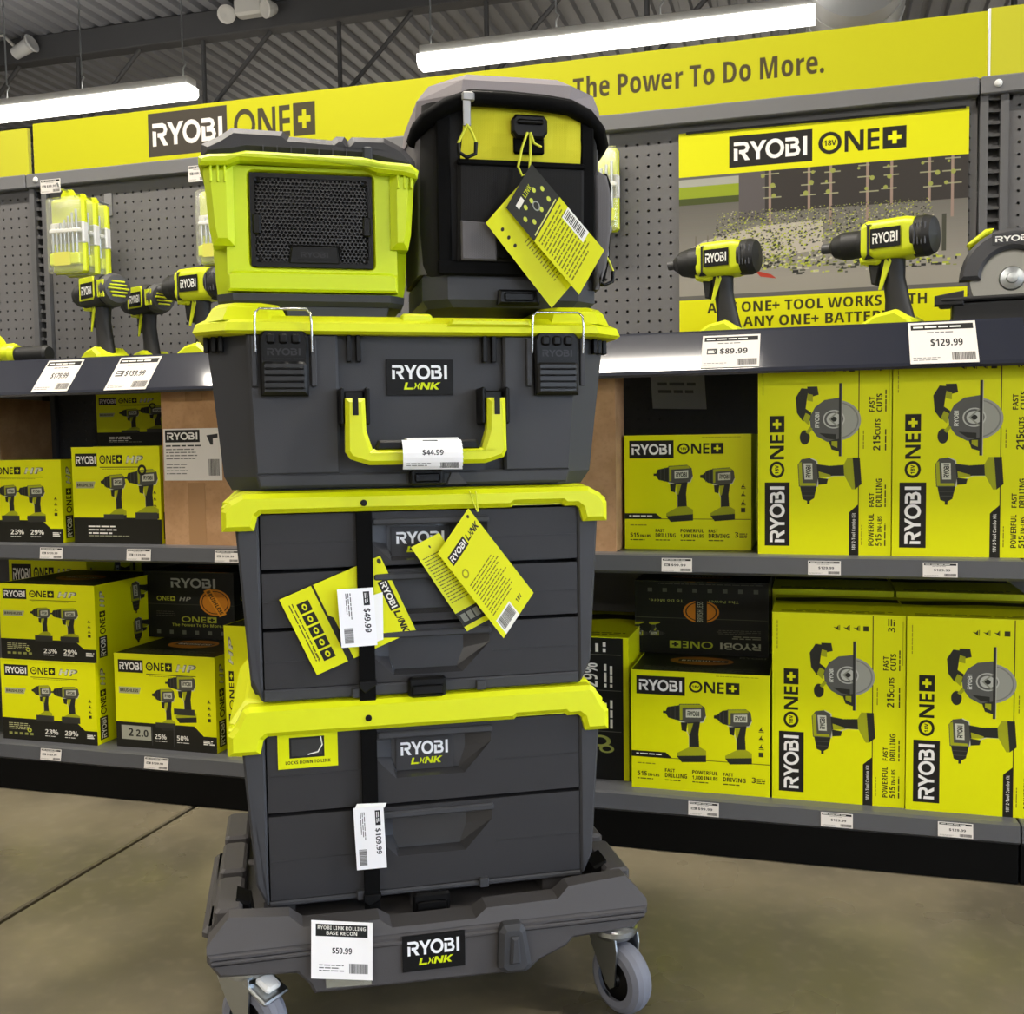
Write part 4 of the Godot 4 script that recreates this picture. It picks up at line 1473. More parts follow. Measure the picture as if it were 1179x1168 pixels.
func build_pegged() -> void:
	hook(-1.835, 1.409, .19, "wire hook carrying the three lime bit sets")
	var z := [.175, .13, .085]
	for i in 3:
		var c := bit_case()
		c.name = numbered("bit_set")
		add_child(c)
		c.position = Vector3(-1.836, 1.2, ZB + z[i])
		tag(c, ["clear-fronted lime drill bit set, foremost on the hook", "lime drill bit set hanging second on the hook", "lime drill bit set hanging last on the hook against the pegboard"][i], "bit set", "bit sets on the pegboard")
	hook(-1.49, 1.428, .06, "wire hook half hidden behind the speaker")
	var d := bit_case()
	d.name = numbered("bit_set")
	add_child(d)
	d.position = Vector3(-1.485, 1.222, ZB + .045)
	tag(d, "bit set peeping out at the left of the speaker", "bit set", "bit sets on the pegboard")
	hook(-.475, 1.44, .06, "wire hook half hidden behind the backpack")
	var e := bit_case()
	e.name = numbered("bit_set")
	add_child(e)
	e.position = Vector3(-.485, 1.235, ZB + .045)
	tag(e, "clear bit set peeping out at the right of the backpack", "bit set", "bit sets on the pegboard")

var brand_plate: Material

func power_tool(impact: bool, dark_body: bool) -> Node3D:
	# pistol-grip tool pointing to -x; foot on the ledge
	var t := Node3D.new()
	var lime: Material = M.tool_lime
	var dark: Material = M.tool_dark
	part(t, "battery_foot", pz([-.04, .0, .062, .0, .067, .02, .062, .034, .038, .05, .004, .044, -.034, .022], -.035, .035, .006), lime)
	# grip
	var rings := []
	for g in [[.034, .036, .030, .02, .017], [.030, .07, .024, .018, .016], [.024, .105, .022, .017, .016], [.020, .135, .027, .02, .019]]:
		var r := PackedVector3Array()
		for k in 12:
			var a := TAU * k / 12.0
			r.append(Vector3(g[0] + sin(a) * g[2] * .85, g[1], cos(a) * g[4]))
		rings.append(r)
	var gm := MB.new()
	gm.sloft(rings)
	part(t, "grip", gm, dark)
	var st := MB.new()
	st.prism(v2([.004, .085, .010, .085, .026, .13, .024, .14, .016, .14]), .0165, .0185, .001)
	part(t, "grip_stripe", st, lime)
	# motor housing
	var hr := []
	for g in [[-.022, .030, .028], [-.012, .033, .031], [.05, .033, .031], [.064, .030, .029]]:
		var r := PackedVector3Array()
		for p in rr2(-g[2], g[2], -g[1], g[1], .014, 3):
			r.append(Vector3(p.x, p.y, g[0]))
		hr.append(r)
	var hm := MB.new()
	hm.xf = Transform3D(Basis(Vector3(0, 0, -1), Vector3(0, 1, 0), Vector3(1, 0, 0)), Vector3(0, .168, 0))
	hm.sloft(hr)
	part(t, "motor_housing", hm, dark if dark_body else lime)
	if not dark_body:
		part(t, "housing_band", bx(-.012, -.004, .137, .196, -.0325, .0325, .006), dark)
	else:
		part(t, "housing_frame", pz([-.012, .148, .045, .148, .05, .153, .05, .188, .045, .196, -.012, .196], .027, .0325, .001), lime)
	# rear cap with vents
	var cap := MB.new()
	cap.xf = Transform3D(Basis(Vector3.FORWARD, PI / 2), Vector3(.06, .168, 0))
	cap.lathe([Vector2(0, 0), Vector2(.033, 0), Vector2(.034, .018), Vector2(.029, .03), Vector2(0, .034)], 18)
	part(t, "rear_cap", cap, dark if not dark_body else M.tool_grey)
	for k in 4:
		part(t, "vent_rib", bx(.066 + k * .0055, .0685 + k * .0055, .150, .186, .0295 - k * .0007, .0345 - k * .0012, .001), lime if dark_body else M.tool_grey)
	if dark_body:
		for k in 5:
			part(t, "rear_slat", bx(.078, .0962 - absf(k - 2) * .0012, .1512 + k * .0075, .1548 + k * .0075, -.023 + absf(k - 2) * .004, .023 - absf(k - 2) * .004, .001), lime)
	# nose
	var nose := MB.new()
	nose.xf = Transform3D(Basis(Vector3.FORWARD, -PI / 2), Vector3(-.02, .168, 0))
	if impact:
		nose.lathe([Vector2(0, 0), Vector2(.030, 0), Vector2(.029, .02), Vector2(.024, .042), Vector2(.015, .052), Vector2(.013, .056), Vector2(0, .056)], 20)
	else:
		nose.lathe([Vector2(0, 0), Vector2(.027, 0), Vector2(.024, .008), Vector2(.023, .012), Vector2(.024, .04), Vector2(.018, .058), Vector2(.008, .066), Vector2(0, .066)], 20)
	part(t, "nose_cone" if impact else "chuck", nose, dark)
	var bit := MB.new()
	bit.xf = Transform3D(Basis(Vector3.FORWARD, -PI / 2), Vector3(-.074 if impact else -.084, .168, 0))
	bit.lathe([Vector2(0, 0), Vector2(.009, 0), Vector2(.009, .016), Vector2(.006, .017), Vector2(0, .017)], 12)
	part(t, "collet", bit, M.tool_grey if not dark_body else M.zinc)
	# trigger and its guard
	part(t, "trigger", pz([-.012, .098, -.002, .094, .004, .128, .0, .138, -.018, .138], -.009, .009, .003), dark)
	part(t, "trigger_collar", pz([-.028, .132, .0, .128, .018, .136, .018, .142, -.02, .146, -.03, .142], -.018, .018, .004), lime)
	for s in [1, -1]:
		var q := [Vector3(-.004, .152, .0328), Vector3(.046, .152, .0328), Vector3(.046, .184, .0328), Vector3(-.004, .184, .0328)]
		if s < 0:
			q = [Vector3(.046, .152, -.0328), Vector3(-.004, .152, -.0328), Vector3(-.004, .184, -.0328), Vector3(.046, .184, -.0328)]
		carded(t, "brand_plate", q, brand_plate, dark, .0008)
	return t

func place_tool(t: Node3D, called: String, label: String, at: Vector3, turn: float, sc: float) -> void:
	t.name = numbered(called)
	add_child(t)
	t.position = at
	t.rotation.y = turn
	t.scale = Vector3.ONE * sc
	tag(t, label, "power tool", "cordless tools shown on the ledge")

func build_ledge_tools() -> void:
	brand_plate = printed("brand_plate_print", print_plate(Color(.08, .08, .08), Color(.92, .92, .9), 1.6), .4)
	place_tool(power_tool(true, true), "impact_driver", "lime and black impact driver with a white-lettered plate, left of its twin", Vector3(-1.628, .932, -2.115), -.42, 1.1)
	place_tool(power_tool(true, true), "impact_driver", "impact driver partly behind its twin below the hanging bit sets", Vector3(-1.562, .932, -2.20), -.42, 1.03)
	place_tool(power_tool(true, false), "impact_driver", "impact driver half hidden behind the lime speaker", Vector3(-1.372, .932, -2.12), -.2, 1.12)
	place_tool(power_tool(true, false), "impact_driver", "lime impact driver with black nose in front of the poster's edge", Vector3(-.196, .932, -2.12), -.3, 1.03)
	place_tool(power_tool(false, false), "cordless_drill", "lime cordless drill in front of the poster's middle", Vector3(.118, .932, -2.12), -.42, 1.13)
	# tool lying at the far left: lime ring head with a black grip
	var t := thing("multi_tool", "lime tool with a ring head and black grip lying at the far left", "power tool", Vector3(-1.86, .932, -2.1), 0, "cordless tools shown on the ledge")
	var r := MB.new()
	r.xf = Transform3D(Basis(Vector3.RIGHT, PI / 2), Vector3(-.075, .053, 0))
	r.lathe([Vector2(.034, -.02), Vector2(.046, -.02), Vector2(.053, -.012), Vector2(.053, .012), Vector2(.046, .02), Vector2(.034, .02), Vector2(.034, -.02)], 28)
	part(t, "ring_head", r, M.tool_lime)
	var b := MB.new()
	b.xf = Transform3D(Basis(Vector3.FORWARD, PI / 2), Vector3(-.026, .05, 0))
	b.lathe([Vector2(0, 0), Vector2(.018, .0), Vector2(.025, .012), Vector2(.026, .03), Vector2(.021, .042), Vector2(0, .043)], 20)
	part(t, "neck", b, M.tool_lime)
	var h := MB.new()
	h.xf = Transform3D(Basis(Vector3.FORWARD, PI / 2), Vector3(.014, .047, 0))
	h.lathe([Vector2(0, 0), Vector2(.019, .0), Vector2(.020, .06), Vector2(.021, .085), Vector2(.017, .092), Vector2(0, .092)], 20)
	part(t, "grip", h, M.tool_dark)
	part(t, "rest", bx(-.1, .09, 0, .03, -.02, .02, .004), M.tool_dark)
	build_saw()

func build_saw() -> void:
	var t := thing("circular_saw", "circular saw with dark blade guard at the picture's right edge", "power tool", Vector3(.345, .932, -2.12), -.08, "cordless tools shown on the ledge")
	part(t, "base_plate", bx(-.12, .15, .066, .074, -.07, .05, .003), M.tool_dark)
	var bl := MB.new()
	bl.xf = Transform3D(Basis(Vector3.RIGHT, PI / 2), Vector3(.0, .104, .03))
	bl.lathe([Vector2(0, -.001), Vector2(.069, -.001), Vector2(.069, .001), Vector2(0, .001)], 48)
	part(t, "blade", bl, M.blade_steel)
	var pts := []
	for k in 25:
		var a := PI * k / 24.0
		pts.append_array([cos(a) * .088, .104 + sin(a) * .088])
	for k in 25:
		var a := PI - PI * k / 24.0
		pts.append_array([cos(a) * .052, .104 + sin(a) * .052])
	part(t, "blade_guard", pz(pts, .012, .05, .006), M.tool_grey)
	carded(t, "brand_plate", [Vector3(-.035, .163, .0502), Vector3(.035, .163, .0502), Vector3(.035, .182, .0502), Vector3(-.035, .182, .0502)], printed("saw_plate_print", print_plate(Color(.25, .25, .26), Color(.92, .92, .9), 3.6), .5), M.tool_grey, .0008)
	var hub := MB.new()
	hub.xf = Transform3D(Basis(Vector3.RIGHT, PI / 2), Vector3(0, .104, .032))
	hub.lathe([Vector2(0, 0), Vector2(.022, 0), Vector2(.02, .006), Vector2(.01, .008), Vector2(.009, .014), Vector2(0, .015)], 20)
	part(t, "blade_bolt", hub, M.zinc)
	var mo := MB.new()
	mo.xf = Transform3D(Basis(Vector3.RIGHT, PI / 2), Vector3(.0, .10, -.07))
	mo.lathe([Vector2(0, 0), Vector2(.036, 0), Vector2(.04, .02), Vector2(.04, .08), Vector2(0, .085)], 20)
	part(t, "motor", mo, M.tool_lime)
	var hd := MB.new()
	hd.tube([Vector3(.03, .15, -.04), Vector3(.045, .19, -.05), Vector3(.08, .195, -.05), Vector3(.13, .17, -.05), Vector3(.14, .12, -.05)], .016, 10)
	part(t, "handle", hd, M.tool_dark)
	part(t, "guard_lever", pz([-.075, .172, -.07, .164, -.035, .188, -.03, .197, -.045, .196], .0, .03, .004), M.tool_lime)
	part(t, "shoe_fin", pz([-.13, .06, -.08, .06, -.08, .086, -.13, .078], .03, .048, .002), M.tool_dark)
	part(t, "stand_foot", bx(-.10, .14, 0, .067, -.03, .04, .004), M.tool_dark)

# ---------------------------------------------------------------- the stack of tool boxes
const ORG := Vector3(-.4859, 0, -1.2503)
const TURN := deg_to_rad(28.5)
var shift := {}

func stacked(called: String, label: String, category: String, base: Vector3, group := "") -> Node3D:
	# a thing of the stack: base is given in the stack's own frame, parts are given in that frame too
	var t := thing(called, label, category, ORG + Basis(Vector3.UP, TURN) * base, TURN, group)
	shift[t] = base
	return t

func sp(t: Node3D, called: String, what, m: Material) -> MeshInstance3D:
	var o := part(t, called, what, m)
	o.position = -shift[t]
	return o

func sc(t: Node3D, called: String, q: Array, front: Material, back: Material, th := 0.0007) -> MeshInstance3D:
	var o := carded(t, called, q, front, back, th)
	o.position = -shift[t]
	return o

func flat(x0: float, x1: float, y0: float, y1: float, z: float) -> Array:
	return [Vector3(x0, y0, z), Vector3(x1, y0, z), Vector3(x1, y1, z), Vector3(x0, y1, z)]

func caster(t: Node3D, x: float, z: float, turn: float, brake: bool) -> void:
	var c := Node3D.new()
	c.name = "caster"
	t.add_child(c, true)
	c.position = Vector3(x, 0, z) - shift[t]
	c.rotation.y = turn
	var w := MB.new()
	w.xf = Transform3D(Basis(Vector3.FORWARD, PI / 2), Vector3(-.016, .046, .012))
	w.lathe([Vector2(.027, 0), Vector2(.036, 0), Vector2(.043, .004), Vector2(.046, .011), Vector2(.046, .021), Vector2(.043, .028), Vector2(.036, .032), Vector2(.027, .032)], 36)
	part(c, "tyre", w, M.rubber)
	var h := MB.new()
	h.xf = Transform3D(Basis(Vector3.FORWARD, PI / 2), Vector3(-.013, .046, .012))
	h.lathe([Vector2(0, -.004), Vector2(.008, -.004), Vector2(.010, 0), Vector2(.028, .003), Vector2(.028, .023), Vector2(.010, .026), Vector2(.008, .03), Vector2(0, .03)], 24)
	part(c, "wheel_hub", h, M.black_plastic)
	for s in [-1.0, 1.0]:
		var f := MB.new()
		f.xf = Transform3D(Basis(Vector3(0, 0, 1), Vector3(0, 1, 0), Vector3(-1, 0, 0)), Vector3(s * .0205, 0, 0))
		f.prism(v2([-.03, .104, .022, .104, .024, .09, .020, .042, .012, .036, .004, .042, -.022, .085]), -.0013, .0013)
		part(c, "fork_plate", f, M.zinc)
	var p := MB.new()
	p.lathe([Vector2(0, .1), Vector2(.026, .1), Vector2(.03, .106), Vector2(.03, .112), Vector2(.022, .116), Vector2(0, .116)], 20)
	part(c, "swivel", p, M.zinc)
	if brake:
		var b := MB.new()
		b.xf = Transform3D(Basis(Vector3.RIGHT, .5), Vector3(0, .088, .03))
		b.bbox(Vector3(-.022, -.003, -.02), Vector3(.022, .003, .022), .002)
		part(c, "brake_pedal", b, M.zinc)
		var k := MB.new()
		k.xf = b.xf
		k.bbox(Vector3(-.012, .003, -.01), Vector3(.012, .012, .014), .003)
		part(c, "brake_tab", k, M.white_paint)

func build_dolly() -> void:
	var t := stacked("rolling_base", "dark grey rolling base on casters under the drawer units", "dolly", Vector3(0, 0, -.15))
	var dp: Material = M.dolly_plastic
	var m := MB.new()
	m.loft([octo(-.25, .255, -.345, .035, .104, .06, .05), octo(-.270, .275, -.362, .052, .116, .06, .05), octo(-.270, .275, -.362, .052, .128, .06, .05), octo(-.258, .263, -.352, .042, .137, .055, .045)])
	sp(t, "deck", m, dp)
	# front skirt and rim, cut to its stepped outline, leaning back above the crease
	var low := [-.276, .132, -.262, .112, -.17, .106, -.157, .092, -.15, .078, .12, .074, .135, .086, .17, .10, .18, .11, .262, .113, .281, .132, .281, .142, -.276, .142]
	sp(t, "front_skirt", pz(low, .03, .066, .004), dp)
	var rim := MB.new()
	var prof := [[-.276, .142, .150], [-.250, .142, .178], [-.178, .142, .173], [-.162, .142, .160], [-.068, .142, .159], [-.053, .142, .149], [.053, .142, .149], [.068, .142, .159], [.162, .142, .160], [.178, .142, .173], [.256, .142, .178], [.281, .142, .150]]
	for i in prof.size() - 1:
		var a: Array = prof[i]
		var b: Array = prof[i + 1]
		var za: float = .064 - (a[2] - .142) * .45
		var zb: float = .064 - (b[2] - .142) * .45
		rim.quad(Vector3(a[0], .142, .064), Vector3(b[0], .142, .064), Vector3(b[0], b[2], zb), Vector3(a[0], a[2], za))
		rim.quad(Vector3(a[0], a[2], za), Vector3(b[0], b[2], zb), Vector3(b[0], b[2], .024), Vector3(a[0], a[2], .024))
		rim.quad(Vector3(b[0], .142, .024), Vector3(a[0], .142, .024), Vector3(a[0], a[2], .024), Vector3(b[0], b[2], .024))
	rim.quad(Vector3(-.276, .142, .024), Vector3(-.276, .142, .064), Vector3(-.276, .15, .06), Vector3(-.276, .15, .024))
	rim.quad(Vector3(.281, .142, .064), Vector3(.281, .142, .024), Vector3(.281, .15, .024), Vector3(.281, .15, .06))
	sp(t, "front_rim", rim, dp)
	# crease ledge along the skirt
	sp(t, "crease_bead", bx(-.272, .277, .128, .1345, .064, .0685, .002), dp)
	# side rails with slots, and the cleats the drawer unit stands on
	for s in [[-.270, -.236], [.241, .275]]:
		for k in 3:
			sp(t, "side_rail", bx(s[0], s[1], .130, .172, -.345 + k * .125, -.345 + k * .125 + .106, .004), dp)
		sp(t, "side_ledge", bx(s[0] + .006, s[1] - .006, .130, .148, -.34, .02), M.black_plastic)
	sp(t, "grab_lip", bx(-.288, -.268, .118, .136, -.28, -.02, .006), dp)
	for x in [-.19, .0, .18]:
		sp(t, "cleat", bx(x - .02, x + .02, .136, .1635, -.30, -.02), dp)
	sp(t, "corner_stop", pz([-.25, .136, -.222, .136, -.226, .168, -.244, .176], -.05, -.01, .003), M.black_plastic)
	sp(t, "corner_stop", pz([.255, .136, .226, .136, .23, .168, .249, .176], -.05, -.01, .003), M.black_plastic)
	sp(t, "pull_loop", pz([.078, .088, .088, .08, .114, .08, .121, .09, .114, .135, .108, .143, .086, .143, .08, .135], .06, .082, .006), M.grey_plastic)
	sp(t, "loop_ridge", pz([.092, .095, .106, .095, .104, .13, .094, .13], .08, .087, .003), M.grey_plastic)
	sc(t, "brand_badge", flat(-.042, .037, .0935, .139, .0668), printed("link_badge_print", print_link(Color(.025, .025, .028)), .55), M.black_plastic, .002)
	caster(t, .242, .045, .47, false)
	caster(t, -.232, .030, .85, true)
	caster(t, .235, -.31, .2, false)
	caster(t, -.23, -.31, .1, false)

func drawer_front(t: Node3D, y0: float, y1: float, deep_top: float, deep_bottom: float) -> MeshInstance3D:
	var m := MB.new()
	var hole := v2([-.066, deep_top, .088, deep_top, .088, deep_top - (deep_top - deep_bottom) * .32, .052, deep_bottom, -.038, deep_bottom, -.066, deep_top - (deep_top - deep_bottom) * .5])
	var dp := v2([-.042, deep_top - .003, .056, deep_top - .003, .056, deep_top - (deep_top - deep_bottom) * .5, .047, deep_bottom + .004, -.035, deep_bottom + .004, -.042, deep_top - (deep_top - deep_bottom) * .62])
	var rc := MB.new()
	m.holed(Rect2(-.2005, y0, .409, y1 - y0), hole, dp, -.002, -.021, -.04, rc)
	# fine raised line across the drawer on both sides of the grip
	var ym := y0 + (y1 - y0) * .46
	m.box(Vector3(-.1995, ym, -.003), Vector3(-.072, ym + .0012, -.0012))
	m.box(Vector3(.092, ym, -.003), Vector3(.2075, ym + .0012, -.0012))
	var o := sp(t, "drawer", m, M.drawer_plastic)
	part(o, "grip_recess", rc, M.recess_plastic)
	part(o, "grip_lip", bx(-.062, .090, deep_top - .006, deep_top + .003, -.006, .0035, .002), M.grey_plastic)
	return o

func drawer_unit(label: String, y0: float, yi: float, yc: float, yt: float, rows: Array) -> Node3D:
	var t := stacked("drawer_unit", label, "drawer unit", Vector3(0, y0, -.18), "drawer units of the stack")
	var gp: Material = M.grey_plastic
	var m := MB.new()
	m.loft([octo(-.214, .222, -.35, -.046, y0, .02, .004), octo(-.219, .227, -.36, -.044, y0 + .012, .02, .004), octo(-.2325, .239, -.366, -.044, yi, .02, .004)])
	sp(t, "body", m, gp)
	var f := MB.new()
	var lo := y0 + (.007 if rows.size() == 2 else .015)
	# frame round the drawers: two stiles, a sill and rounded lower corners
	for s in [-1, 1]:
		var xo0 := -.218 if s < 0 else .226
		var xo1 := -.2325 if s < 0 else .2385
		var xi := -.2025 if s < 0 else .2095
		f.prism(v2([xi, lo, xi, yi + .004, xo1, yi + .004, xo0 - s * .0, y0 + .03, xo0 - s * .012, y0 + .004, xi, y0]), -.045, .0, .003)
	f.prism(v2([-.2026, y0, .2096, y0, .2096, lo, -.2026, lo]), -.045, .0, .002)
	sp(t, "drawer_frame", f, gp)
	sp(t, "drawer_well", bx(-.203, .21, lo, yi, -.0438, -.041), M.grey_plastic)
	for r in rows:
		drawer_front(t, r[0], r[1], r[2], r[3])
	# lime top frame: strip with dropped corners
	var l := MB.new()
	l.loft([octo(-.246, .247, -.374, .004, yi + .002, .022, .022), octo(-.246, .247, -.374, .004, yi + .014, .022, .022), octo(-.227, .228, -.358, -.010, yt - .002, .02, .02), octo(-.223, .224, -.354, -.014, yt, .02, .02)])
	sp(t, "top_frame", l, M.lime_plastic)
	var yr := yi + .004
	var front := [-.2465, yc, -.208, yc, -.2035, yi - .004, -.1985, yi, .118, yi, .122, yr, .186, yr, .190, yi, .2055, yi, .2105, yi - .004, .215, yc, .2475, yc, .2475, yi + .004, .2385, yi + .016, .229, yt - .006, .222, yt - .002, -.221, yt - .002, -.228, yt - .006, -.2375, yi + .016, -.2465, yi + .004]
	sp(t, "top_frame_front", pz(front, -.012, .013, .006), M.lime_plastic)
	for s in [[-.2465, -.2275], [.2285, .2475]]:
		sp(t, "top_frame_side", bx(s[0], s[1], yc, yi + .012, -.372, .004, .003), M.lime_plastic)
	var b := MB.new()
	b.xf = Transform3D(Basis(Vector3.RIGHT, PI / 2), Vector3(-.073, yi + (yt - yi) * .40, .0132))
	b.lathe([Vector2(0, 0), Vector2(.0042, 0), Vector2(.0042, .0012), Vector2(.003, .002), Vector2(0, .002)], 14)
	sp(t, "rivet", b, M.black_plastic)
	var drop := .024 if rows.size() == 2 else .004
	var k := MB.new()
	k.bbox(Vector3(-.021, y0 - drop, .0), Vector3(.028, y0 - drop + .0265, .012), .003)
	sp(t, "catch", k, M.black_plastic)
	sp(t, "catch_lip", bx(-.017, .024, y0 - drop + .004, y0 - drop + .017, .011, .0145, .002), M.black_plastic)
	# feet ribs at the sill
	for x in [-.086, .075]:
		sp(t, "foot_rib", bx(x - .006, x + .006, y0 - .0, y0 + .012, -.01, .006, .001), gp)
	return t

func build_drawers() -> void:
	var d2 := drawer_unit("two-drawer grey unit with lime frame standing on the rolling base", .1635, .387, .365, .428, [[.1715, .280, .272, .214], [.285, .386, .377, .318]])
	var logo := printed("link_logo_print", print_link(Color(.22, .22, .228)), .35)
	sc(d2, "logo_plate", flat(-.036, .040, .322, .366, -.0208), logo, M.recess_plastic, .0016)
	var st := thing_on_stack("sticker", "lime sticker picturing a latch on the top drawer's corner", "sticker", Vector3(-.15, .341, -.0015))
	sc(st, "printed_label", flat(-.187, -.112, .341, .3855, -.0015), printed("sticker_print", print_sticker(), .35), M.paper, .0005)
	var d3 := drawer_unit("three-drawer grey unit with lime frame under the tool box", .4285, .667, .646, .694, [[.4445, .517, .508, .453], [.522, .591, .583, .532], [.5965, .665, .654, .602]])
	sc(d3, "logo_plate", flat(-.036, .040, .604, .643, -.0208), logo, M.recess_plastic, .0016)

func thing_on_stack(called: String, label: String, category: String, base: Vector3, group := "") -> Node3D:
	return stacked(called, label, category, base, group)

func build_toolbox() -> void:
	var t := stacked("tool_box", "grey tool box with lime lid and carrying handle on the drawer units", "tool box", Vector3(0, .6945, -.17))
	var gp: Material = M.grey_plastic
	var m := MB.new()
	m.loft([octo(-.236, .232, -.33, -.022, .6945, .045, .04), octo(-.245, .243, -.34, -.014, .712, .047, .042), octo(-.262, .264, -.352, -.012, .890, .05, .045)])
	# raised side fields and foot that leave the middle field set back
	m.prism(v2([-.204, .714, -.100, .714, -.100, .890, -.212, .890]), -.02, .0, .003)
	m.prism(v2([.200, .714, .112, .714, .112, .890, .214, .890]), -.02, .0, .003)
	m.prism(v2([-.200, .698, .196, .698, .2005, .716, -.2045, .716]), -.02, .0, .003)
	sp(t, "body", m, gp)
	# lid
	var l := MB.new()
	l.loft([octo(-.273, .275, -.362, .006, .8885, .04, .035), octo(-.276, .278, -.365, .012, .892, .04, .035), octo(-.272, .274, -.362, .010, .902, .04, .035), octo(-.256, .258, -.35, -.006, .912, .04, .035)])
	sp(t, "lid", l, M.lime_plastic)
	for s in [-1, 1]:
		var x0 := -.262 if s < 0 else .152
		var x1 := -.158 if s < 0 else .264
		var b := MB.new()
		b.loft([octo(x0, x1, -.345, .004, .905, .024, .03), octo(x0 + .01, x1 - .008, -.335, -.004, .922, .02, .025), octo(x0 + .018, x1 - .014, -.33, -.012, .928, .02, .02)])
		sp(t, "lid_corner", b, M.lime_plastic)
	sp(t, "lid_field", pz([.036, .899, .044, .909, .144, .909, .148, .899], .0, .014, .003), M.lime_plastic)
	sp(t, "lid_notch", bx(-.02, .02, .904, .916, -.03, .002, .003), M.lime_plastic)
	# latches with wire bails
	for x in [-.166, .181]:
		var la := sp(t, "latch", pz([x - .029, .812, x + .029, .812, x + .030, .884, x + .024, .894, x - .024, .894, x - .030, .884], .0, .012, .003), M.black_plastic)
		for k in 4:
			part(la, "latch_rib", bx(x - .024, x + .024, .820 + k * .008, .8225 + k * .008, .0155, .0182, .001), M.black_plastic)
		part(la, "latch_paddle", pz([x - .027, .814, x + .027, .814, x + .027, .850, x + .024, .854, x - .024, .854, x - .027, .850], .01, .0165, .003), mat("latch_black", Color(.05, .05, .053), .4))
		carded(la, "moulded_brand", flat(x - .024, x + .024, .858, .874, .0122), M.latch_print, M.black_plastic, .0005)
		for k in 3:
			part(la, "hinge_knuckle", bx(x - .021 + k * .015, x - .010 + k * .015, .876, .888, .010, .017, .002), M.black_plastic)
		for s in [-1, 1]:
			sp(t, "latch_rail", bx(x + s * .036 - .0035, x + s * .036 + .0035, .824, .886, -.001, .007, .001), gp)
		var w := MB.new()
		w.tube([Vector3(x - .034, .866, .013), Vector3(x - .034, .90, .017), Vector3(x - .033, .913, .0165), Vector3(x - .028, .918, .015), Vector3(x + .028, .918, .015), Vector3(x + .033, .913, .0165), Vector3(x + .034, .90, .017), Vector3(x + .034, .866, .013)], .0016, 7)
		sp(t, "wire_bail", w, M.chrome)
	# paired hinge ribs at the top of the middle field and at the ends of the lid
	for x in [-.086, -.074, .088, .1]:
		sp(t, "hinge_rib", bx(x - .003, x + .003, .855, .889, -.012, .0, .001), M.black_plastic)
	for x in [-.262, -.252, -.243, .245, .254, .264]:
		sp(t, "corner_rib", bx(x - .003, x + .003, .862 + absf(x) * .03, .889, -.06, -.025 - (absf(x) - .242) * 1.0, .001), M.black_plastic)
	sc(t, "brand_badge", flat(-.039, .047, .8135, .859, -.012), M.link_badge_print, M.black_plastic, .003)
	# handle folded down in front
	var hp := MB.new()
	hp.prism(v2([-.094, .808, -.070, .808, -.069, .768, -.062, .7455, .076, .7455, .083, .768, .084, .808, .107, .808, .108, .742, .104, .733, .080, .7255, -.066, .7255, -.089, .733, -.095, .742]), .014, .036, .005)
	var ho := sp(t, "handle", hp, M.lime_plastic)
	part(ho, "grip_pad", pz([-.060, .743, .074, .743, .070, .756, -.054, .756], .016, .034, .003), M.black_plastic)
	for x in [-.082, .0955]:
		part(ho, "leg_slot", bx(x - .0035, x + .0035, .787, .8085, .034, .0368), M.black_plastic)
		for s in [-1, 1]:
			sp(t, "pivot", bx(x + s * .0155 - .003, x + s * .0155 + .003, .775, .822, -.014, .026, .002), M.black_plastic)
		sp(t, "pivot_bridge", bx(x - .0125, x + .0125, .806, .818, -.014, .012, .002), M.black_plastic)
	sp(t, "catch", bx(-.014, .031, .698, .719, -.002, .012, .003), M.black_plastic)
	sp(t, "catch_window", bx(-.008, .025, .702, .714, .011, .0135, .002), M.black_plastic)
	sp(t, "sill_notch", pz([.034, .698, .062, .698, .05, .714, .04, .714], -.002, .003, .001), M.dolly_plastic)
	# curled price tag round the handle bar
	var pt := stacked("price_tag", "white curled price tag $44.99 wrapped on the tool box handle", "price tag", Vector3(.01, .7165, .045), "paper price tags on the stack")
	var c := MB.new()
	var pts := []
	for k in 9:
		var a := lerpf(-.9, 1.25, k / 8.0)
		pts.append(Vector2(.736 + sin(a) * .021, .0285 + cos(a) * .0195))
	for k in 8:
		var p: Vector2 = pts[k]
		var q: Vector2 = pts[k + 1]
		var v0 := 1.0 - k / 8.0
		var v1 := 1.0 - (k + 1) / 8.0
		c.quad(Vector3(-.026, p.x, p.y), Vector3(.049, p.x - .001, p.y), Vector3(.048, q.x, q.y), Vector3(-.026, q.x, q.y), Vector2(0, v0), Vector2(1, v0), Vector2(1, v1), Vector2(0, v1))
	var o := sp(pt, "paper_slip", c, printed("tag_44_print", print_tag_price("$44.99"), .6))
	sp(pt, "paper_end", bx(-.02, .046, .7525, .7585, .012, .034, .001), M.paper)

